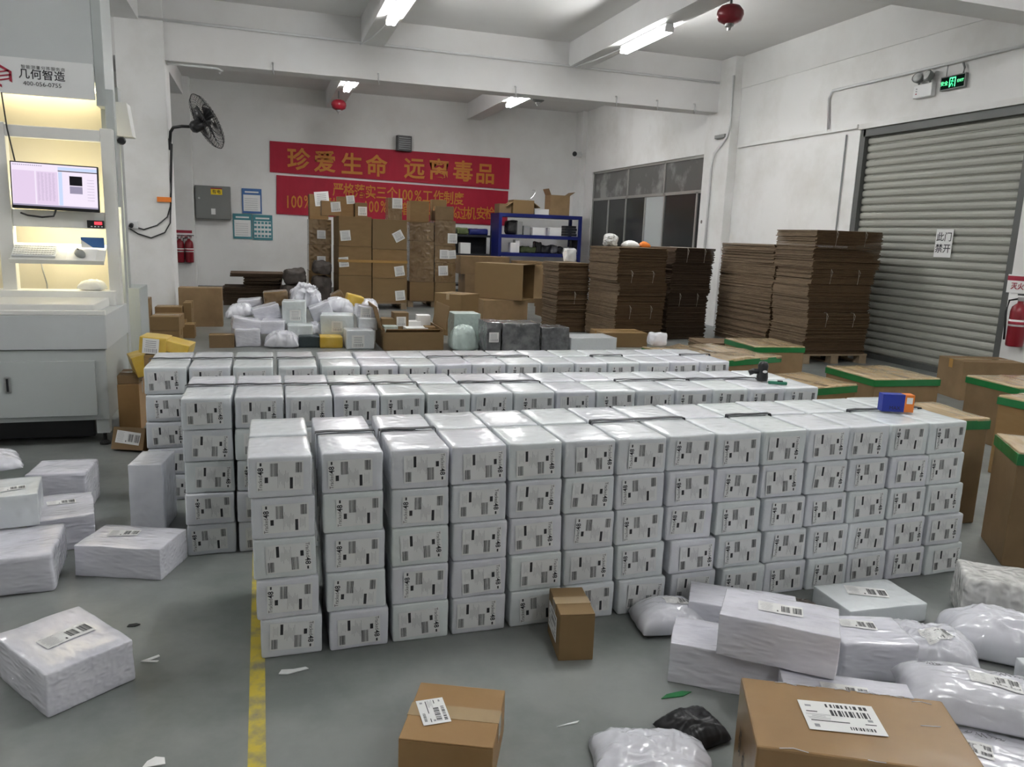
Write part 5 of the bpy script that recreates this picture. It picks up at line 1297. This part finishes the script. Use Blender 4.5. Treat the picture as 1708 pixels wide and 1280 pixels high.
for k, (x, y, z, w, d, h_, ry, rz, lb) in enumerate(((0.55, 15.30, 0.0, 0.46, 0.42, 0.42, 0, 0, 'lowest dark sack beside tall carton stack'), (1.08, 15.28, 0.0, 0.36, 0.40, 0.60, 0, 0, 'dark sack leaning against tall carton stack'),
        (0.60, 15.32, 0.44, 0.40, 0.38, 0.28, -5, 0, 'upper dark sack beside tall carton stack'), (1.08, 15.28, 0.64, 0.34, 0.34, 0.24, 4, 0, 'topmost dark sack beside tall carton stack'))):
    o = place(wrap_mesh('dark_sack', w, d, h_, 'dark_sack', 50 + k, 0.12, 0.035, 9), 'dark_sack', (x, y, z), (0, R(ry), R(rz)))
    tag(o, lb, 'sack', 'dark sacks by the tall stack')

# ------------------------------------------------------------------ cartons around the middle
MID = 'cartons in the middle of the hall'
# open carton with raised flaps and small boxes inside
oy0, oy1 = 9.75, 10.55
a = WY(648, 560, oy0).x; b = WY(733, 560, oy0).x
ocx, ocy = (a + b) / 2, (oy0 + oy1) / 2
op = empty('open_carton', (ocx, ocy, 0), 0, 'open brown carton with raised side flaps holding small boxes', 'box', MID)
ow, od, oh = b - a + 0.1, oy1 - oy0, 0.27
for nm, c, s in (('bottom', (0, 0, 0.006), (ow, od, 0.012)), ('side_wall', (-ow / 2, 0, oh / 2), (0.012, od, oh)), ('side_wall', (ow / 2, 0, oh / 2), (0.012, od, oh)), ('side_wall', (0, -od / 2, oh / 2 - 0.02), (ow, 0.012, oh - 0.04)), ('side_wall', (0, od / 2, oh / 2), (ow, 0.012, oh))):
    MB().box(c, s).obj(nm, 'carton', op, bevel=0.002)
MB().box((-0.03, 0, 0.15), (0.010, od, 0.30), 0, Matrix.Translation((-ow / 2, 0, oh)) @ Matrix.Rotation(R(-14), 4, 'Y')).obj('flap', 'carton', op)
MB().box((0.03, 0, 0.15), (0.010, od, 0.30), 0, Matrix.Translation((ow / 2, 0, oh)) @ Matrix.Rotation(R(10), 4, 'Y')).obj('flap', 'carton', op)
MB().box((0, -0.1, 0.0), (ow - 0.06, 0.2, 0.010), 0, Matrix.Translation((0, -od / 2 + 0.21, oh - 0.10)) @ Matrix.Rotation(R(-28), 4, 'X')).obj('flap', 'carton', op)
INS = 'small boxes inside the open carton'
for k, (fx_, fy, w, d, h_, mt, lb) in enumerate(((-0.33, 0.2, 0.2, 0.2, 0.34, 'carton', 'small brown box inside open carton, left rear'), (-0.12, 0.22, 0.2, 0.22, 0.42, 'carton_dull', 'tall brown box with label inside open carton'), (0.10, 0.22, 0.2, 0.2, 0.30, 'paper', 'white box inside open carton, centre'), (0.31, 0.25, 0.18, 0.2, 0.38, 'paper', 'white box inside open carton, right rear'), (-0.34, -0.03, 0.18, 0.2, 0.26, 'poly_green', 'pale green pack inside open carton'), (0.12, -0.03, 0.3, 0.2, 0.24, 'paper_grey', 'grey white box with barcodes inside open carton'), (0.37, -0.02, 0.14, 0.2, 0.25, 'carton', 'small brown box inside open carton, right'))):
    o = MB().box((0, 0, h_ / 2), (w, d, h_)).obj('small_box', mt, None, (ocx + fx_ * ow * 0.98, ocy + fy * od, 0.014), R(4 * (k % 3 - 1)), bevel=0.005); tag(o, lb, 'box', INS)
    if k in (1, 5): stick(LABEL_SMALL, o, 'front', 0, h_ * 0.72, (w, d, h_), 0, 0.9)
# pale green parcel and mailer right of it
a, b, t, _ = rect(757, 802, 524, 580, 9.95)
parcel('pale green white parcel standing right of the open carton', (a + b) / 2, 10.15, 0, b - a - 0.01, 0.36, t, 0, 60, 'poly_green', group=MID, amp=0.006)
a, b, t, _ = rect(757, 801, 548, 582, 9.55)
mailer('crumpled pale green mailer before the pale green parcel', (a + b) / 2, 9.74, 0, b - a, 0.30, t, 0, 61, 'poly_green', group=MID, amp=0.04)
# carton standing cornerwise
n_ = Vector((2.76, 10.95, 0))
ang = math.radians(-32)
w_, d_, h_ = 0.50, 0.42, 0.62
c_ = n_ + Vector((math.cos(R(40)), math.sin(R(40)), 0)) * d_ / 2 + Vector((math.cos(R(130)), math.sin(R(130)), 0)) * w_ / 2
carton('tall brown carton turned cornerwise behind the open carton', c_.x, c_.y, 0, d_ + 0.02, w_, h_, 40, 'carton', 'tape_clear', MID)
# big empty carton lying on its side on two others
bY = 13.2
a, b, t, bt_ = rect(799, 873, 441, 500, bY)
_, zt1, _, _ = rcarton('dull carton under the large empty open carton', 806, 880, 501, 540, bY + 0.0, 0.8, 0.0, 'carton_dull', 'tape_brown', group=MID)
rcarton('worn tall carton right of the large empty carton', 908, 942, 458, 540, bY + 0.45, 0.5, 0.0, 'carton_dull', 'tape_clear', group=MID)
N_ = WY(871, 498, bY - 0.12); ew_, ed_, eh_ = 0.52, 0.95, t - zt1
ca, sa = math.cos(R(48)), math.sin(R(48))
eo = empty('empty_carton', (N_.x + ca * ew_ / 2 - sa * ed_ / 2, N_.y + sa * ew_ / 2 + ca * ed_ / 2, zt1 + 0.002), R(48), 'large empty brown carton lying with its dark open end to the right', 'box', MID)
for nm, c, s_ in (('side_wall', (0, 0, 0.006), (ew_, ed_, 0.012)), ('side_wall', (0, 0, eh_ - 0.006), (ew_, ed_, 0.012)), ('side_wall', (-ew_ / 2, 0, eh_ / 2), (0.012, ed_, eh_)), ('side_wall', (ew_ / 2, 0, eh_ / 2), (0.012, ed_, eh_)), ('bottom', (0, ed_ / 2, eh_ / 2), (ew_, 0.012, eh_))):
    MB().box(c, s_).obj(nm, 'carton', eo, bevel=0.002)
MB().box((0, -0.10, 0), (ew_ - 0.02, 0.20, 0.010), 0, Matrix.Translation((0, -ed_ / 2, eh_)) @ Matrix.Rotation(R(-8), 4, 'X')).obj('flap', 'carton_inside', eo)
MB().box((0, -0.09, 0), (0.010, 0.18, eh_ - 0.02), 0, Matrix.Translation((ew_ / 2, -ed_ / 2, eh_ / 2)) @ Matrix.Rotation(R(55), 4, 'Z')).obj('flap', 'carton_inside', eo)
rcarton('wide brown carton under the dark rack', 768, 850, 428, 458, 16.3, 0.6, None, 'carton_dull', 'tape_brown', group=MID)
_, zq, _, _ = rcarton('carton carrying the wide brown carton by the rack', 775, 845, 458, 512, 16.25, 0.6, 0.0, 'carton_dull', 'tape_brown', group=MID)
SC.objects['carton'] if False else None
rcarton('long pale carton under the blue rack', 862, 905, 436, 520, 16.6, 0.5, 0.0, 'carton_dull', None, group=MID)
rcarton('wide dull carton before the right end of blue rack', 908, 958, 440, 525, 15.3, 0.6, 0.0, 'carton_dull', 'tape_brown', group=MID)
a = WY(969, 440, 15.4)
tag(place(wrap_mesh('paper_bundle', 0.24, 0.22, 0.30, 'paper', 71, 0.05, 0.02), 'paper_bundle', (WY(951, 436, 15.55).x, 15.6, WY(951, 440, 15.3).z + 0.01)), 'white paper bundle on carton at right end of rack', 'bundle')
# grey wrapped parcels and neighbours behind the rear row
gy = 9.25
for k, (x0, x1, yt, lb, mt, dp) in enumerate(((811, 836, 535, 'narrow grey film wrapped parcel, leftmost of three', 'wrap_grey', 0.42), (837, 901, 537, 'wide crinkled dark grey parcel in the middle of three', 'wrap_grey', 0.42), (903, 950, 544, 'dark grey wrapped parcel, rightmost of three', 'wrap_grey', 0.38), (952, 1029, 561, 'low white box right of the grey wrapped parcels', 'wrap', 0.45))):
    a, b, t, _ = rect(x0, x1, yt + 3, 590, gy)
    parcel(lb, (a + b) / 2, gy + dp / 2, 0, b - a - 0.012, dp, t, 0, 62 + k, mt, group=MID, amp=0.014 if mt == 'wrap_grey' else 0.005, lab=(LABEL_SMALL, 'front', 0, t * 0.55, 0, 0.9) if k == 0 else None)
a, b, t, _ = rect(1006, 1080, 556, 590, 9.8)
carton('low brown carton behind the low white box', (a + b) / 2, 10.05, 0, b - a, 0.5, t, -4, 'carton', 'tape_brown', MID)
# ------------------------------------------------------------------ left: brown boxes, yellow packs
LB = 'brown boxes behind the station'
def lbx(label, x0, x1, yt, yb, Y, dp, z0=None, mat='carton', yaw=0, tape='tape_brown'):
    return rcarton(label, x0, x1, yt, yb, Y, dp, z0, mat, tape, group=LB, yaw=yaw)
lbx('large flat brown carton leaning by the rear left pillar', 298, 371, 480, 545, 12.25, 0.28, 0.0, 'carton_dull', 0, None)
_, q1, _, _ = lbx('lower brown box nearest in the group by the pillar', 254, 300, 552, 572, 10.4, 0.45, 0.0)
lbx('upper brown box nearest in the group by the pillar', 251, 301, 528, 552, 10.4, 0.45, q1, yaw=-3)
lbx('small low brown box right of the nearest two', 301, 325, 541, 559, 11.0, 0.25, 0.0)
_, q2, _, _ = lbx('brown box carrying others behind the nearest two', 262, 312, 533, 566, 11.4, 0.3, 0.0)
lbx('brown box with printed word behind the nearest two', 258, 304, 512, 533, 11.4, 0.3, q2)
lbx('brown carton with white side print near the leaning carton', 306, 320, 505, 560, 11.5, 0.4, 0.0)
_, q3, _, _ = lbx('brown box hidden low beside the station', 226, 250, 531, 560, 11.2, 0.35, 0.0)
lbx('brown box standing on another beside the station', 227, 249, 498, 531, 11.2, 0.3, q3)
carton('little brown box alone on the floor before white heap', WY(370, 575, 10.1).x, 10.2, 0, 0.29, 0.2, 0.16, 0, 'carton_dull', 'tape_brown', LB)
# by the station foot
_, q4, _, _ = rcarton('brown carton on the floor at the foot of the station', 196, 234, 641, 702, 5.98, 0.30, 0.0, 'carton_warm', 'tape_brown', group=LB)
_, q5, _, _ = rcarton('flat brown box on the carton at station foot', 193, 232, 626, 640, 6.0, 0.28, q4, 'carton_dull', 'tape_brown', group=LB)
YP = 'yellow packs by the rear row'
parcel('yellow pack leaning on the flat brown box by station', -0.80, 6.12, q5 + 0.004, 0.20, 0.24, 0.15, 15, 80, 'wrap_mailer_yellow', group=YP, amp=0.008, tilt=(0, -14), name='yellow_pack')
c0 = cols3[0]
_, q6, _, _ = rcarton('brown carton behind first columns of the rear row', 240, 300, 592, 640, 5.35, 0.30, 0.0, 'carton', 'tape_brown', group=LB)
parcel('yellow pack with white label above the rear row, left', WY(258, 575, 5.45).x, 5.47, q6 + 0.003, 0.16, 0.2, WY(258, 558, 5.4).z - q6 - 0.02, -5, 81, 'wrap_mailer_yellow', group=YP, amp=0.005, tilt=(0, 6), name='yellow_pack', lab=(LABEL_SMALL, 'front', -0.01, 0.05, 0, 0.7))
parcel('yellow pack above the rear row, right of the labelled one', WY(297, 580, 5.45).x, 5.47, q6 + 0.003, 0.15, 0.2, WY(295, 572, 5.4).z - q6, -8, 82, 'wrap_mailer_yellow', group=YP, amp=0.005, tilt=(0, 14), name='yellow_pack')
p = G(212, 742, 0)
tp = carton('small tilted parcel with barcode label beside station foot', -0.86, 5.50, 0.0, 0.22, 0.10, 0.15, -18, 'carton_dull', None, LB, labels=((LABEL_TWIN, 'front', 0, 0.08, R(-5), 1.1),))
tp.rotation_euler = (R(-18), 0, R(-22)); tp.location.z = 0.0

# ------------------------------------------------------------------ flattened carton stacks on the right
FS = 'bundles of flattened cartons in tall stacks'
def flat_stack(which, cx, cy, w, d, yaw, height, nb, seed, base=0.128, mat='sheet_edge', lean=(0, 0), with_pallet=True, shrink_top=0.0):
    rr = random.Random(seed)
    if with_pallet: pallet('wooden pallet under the %s' % which, cx, cy, w + 0.06, d + 0.04, yaw)
    else: base = 0.002
    hs = [rr.uniform(0.8, 1.2) for _ in range(nb)]; k_ = (height - base) / sum(hs); z = base
    for i, q in enumerate(hs):
        th = q * k_; n = max(5, int(th / 0.013)); f = z / height
        s = 1 + (0.06 if i >= nb - 3 and shrink_top else 0)
        nm = 'bottom bundle' if i == 0 else ('topmost bundle' if i == nb - 1 else '%s bundle from bottom' % ORD[i])
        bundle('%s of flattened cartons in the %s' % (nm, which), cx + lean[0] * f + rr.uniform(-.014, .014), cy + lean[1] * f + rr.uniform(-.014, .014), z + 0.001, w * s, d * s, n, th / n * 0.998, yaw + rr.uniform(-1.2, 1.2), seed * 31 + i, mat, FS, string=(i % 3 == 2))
        z += th
# tall stack before the shutter
flat_stack('tall stack before the roller shutter', 6.64 + 0.47, 8.22 + 0.40, 0.92, 0.80, -3, 1.70, 9, 5, shrink_top=1)
# stack left of it
flat_stack('stack left of the shutter stack', 7.38, 10.25, 0.72, 1.45, -2, 1.50, 6, 6, with_pallet=False)
# stacks under the window
c_ = Vector((4.93 + 0.41, 10.4 + 0.50, 0))
flat_stack('widest stack under the window', c_.x, c_.y, 0.80, 1.0, 2, 1.38, 8, 7, with_pallet=False)
flat_stack('dark stack under the window', 6.22, 11.05, 0.70, 0.95, 2, 1.40, 6, 8, mat='sheet_dark', lean=(0.10, 0), with_pallet=False)
c_ = WY(958, 520, 10.9)
flat_stack('short stack left of window', 4.70, 11.80, 0.52, 0.70, 0, 1.10, 5, 9, with_pallet=False)
# rubbish on top of the middle stack
tag(place(wrap_mesh('plastic_bag', 0.20, 0.18, 0.17, 'foil', 90, 0.06, 0.03), 'plastic_bag', (WY(1020, 412, 10.8).x, 10.85, 1.385)), 'crumpled printed plastic bag on stack below the window', 'bag')
tag(place(pillow_mesh('plastic_bag', 0.24, 0.18, 0.09, 'paper', 91, 12, 0.02, 2.5), 'plastic_bag', (WY(1054, 410, 10.7).x, 10.75, 1.385)), 'flat white plastic bag on stack below the window', 'bag')
tag(place(pillow_mesh('plastic_bag', 0.17, 0.14, 0.08, 'orange', 92, 12, 0.02, 2.5), 'plastic_bag', (WY(1077, 410, 10.7).x, 10.75, 1.385)), 'orange wrapper on stack below the window', 'bag')
c_ = G(1160, 558, 0.1)
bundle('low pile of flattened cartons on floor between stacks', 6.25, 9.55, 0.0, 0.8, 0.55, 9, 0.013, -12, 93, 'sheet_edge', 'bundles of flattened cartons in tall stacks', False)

# ------------------------------------------------------------------ big cartons edged with green tape
GT = 'big cartons edged with green tape'
def green_carton(label, cx, cy, w, d, h, yaw=0.0, seed=0, tape=0.05, lumpy=0.006):
    g = empty('green_taped_carton', (cx, cy, 0), R(yaw), label, 'box', GT)
    MB().box((0, 0, h / 2 - 0.004), (w, d, h - 0.008)).obj('carton_body', 'carton_dull' if seed % 3 else 'carton', g, bevel=0.008)
    o = place(wrap_mesh('taped_lid', w + 0.004, d + 0.004, 0.028, 'taped_top', seed, 0.012, lumpy, 8), 'taped_lid', (0, 0, h - 0.02), (0, 0, 0), g)
    e = 0.003
    for s in (-1, 1):
        MB().box((0, s * (d / 2 + e), h - tape / 2 - 0.004), (w + 0.012, 0.004, tape)).obj('green_tape', 'tape_green', g)
        MB().box((s * (w / 2 + e), 0, h - tape / 2 - 0.004), (0.004, d + 0.012, tape)).obj('green_tape', 'tape_green', g)
    MB().box((0, 0, h + 0.009), (0.05, d * 0.98, 0.002)).obj('top_tape', 'tape_clear', g)
    return g
green_carton('green taped carton right behind the right end of front row', 3.52, 3.36, 0.56, 0.42, 0.60, -5, 1)
u = Vector((math.cos(R(-36)), math.sin(R(-36)), 0)); v = Vector((math.cos(R(54)), math.sin(R(54)), 0))
c_ = Vector((3.40, 2.63, 0)) + u * 0.30 + v * 0.20
green_carton('green taped carton nearest at the right edge of photo', c_.x, c_.y, 0.60, 0.40, 0.57, -36, 2, 0.055)
green_carton('green taped carton just right of the middle row end', 3.83, 4.78, 0.62, 0.52, 0.50, 9, 3)
green_carton('green taped carton alone on open floor before shutter stack', 4.82, 5.02, 0.60, 0.60, 0.50, -4, 4)
green_carton('green taped carton before the plain one at right', 5.78, 4.50, 0.66, 0.52, 0.50, -6, 5)
green_carton('green taped carton at right edge behind the nearest ones', 5.02, 3.72, 0.46, 0.42, 0.54, 8, 6)
green_carton('green taped carton nearest the shutter stack', 4.92, 6.75, 0.55, 0.62, 0.50, -6, 7)
green_carton('wide green taped carton with lumpy film top behind rear row', 3.95, 6.20, 0.92, 0.85, 0.50, 14, 8, 0.05, 0.02)
carton('plain brown carton without green tape at right wall', 7.14, 6.10, 0, 0.66, 0.42, 0.40, -14, 'carton_dull', 'tape_brown', None)
tag(place(wrap_mesh('film_ball', 0.16, 0.16, 0.12, 'poly', 95, 0.05, 0.02), 'film_ball', (WY(1128, 576, 6.35).x - 0.1, 6.55, 0.515)), 'ball of clear film on the lumpy topped carton', 'film')
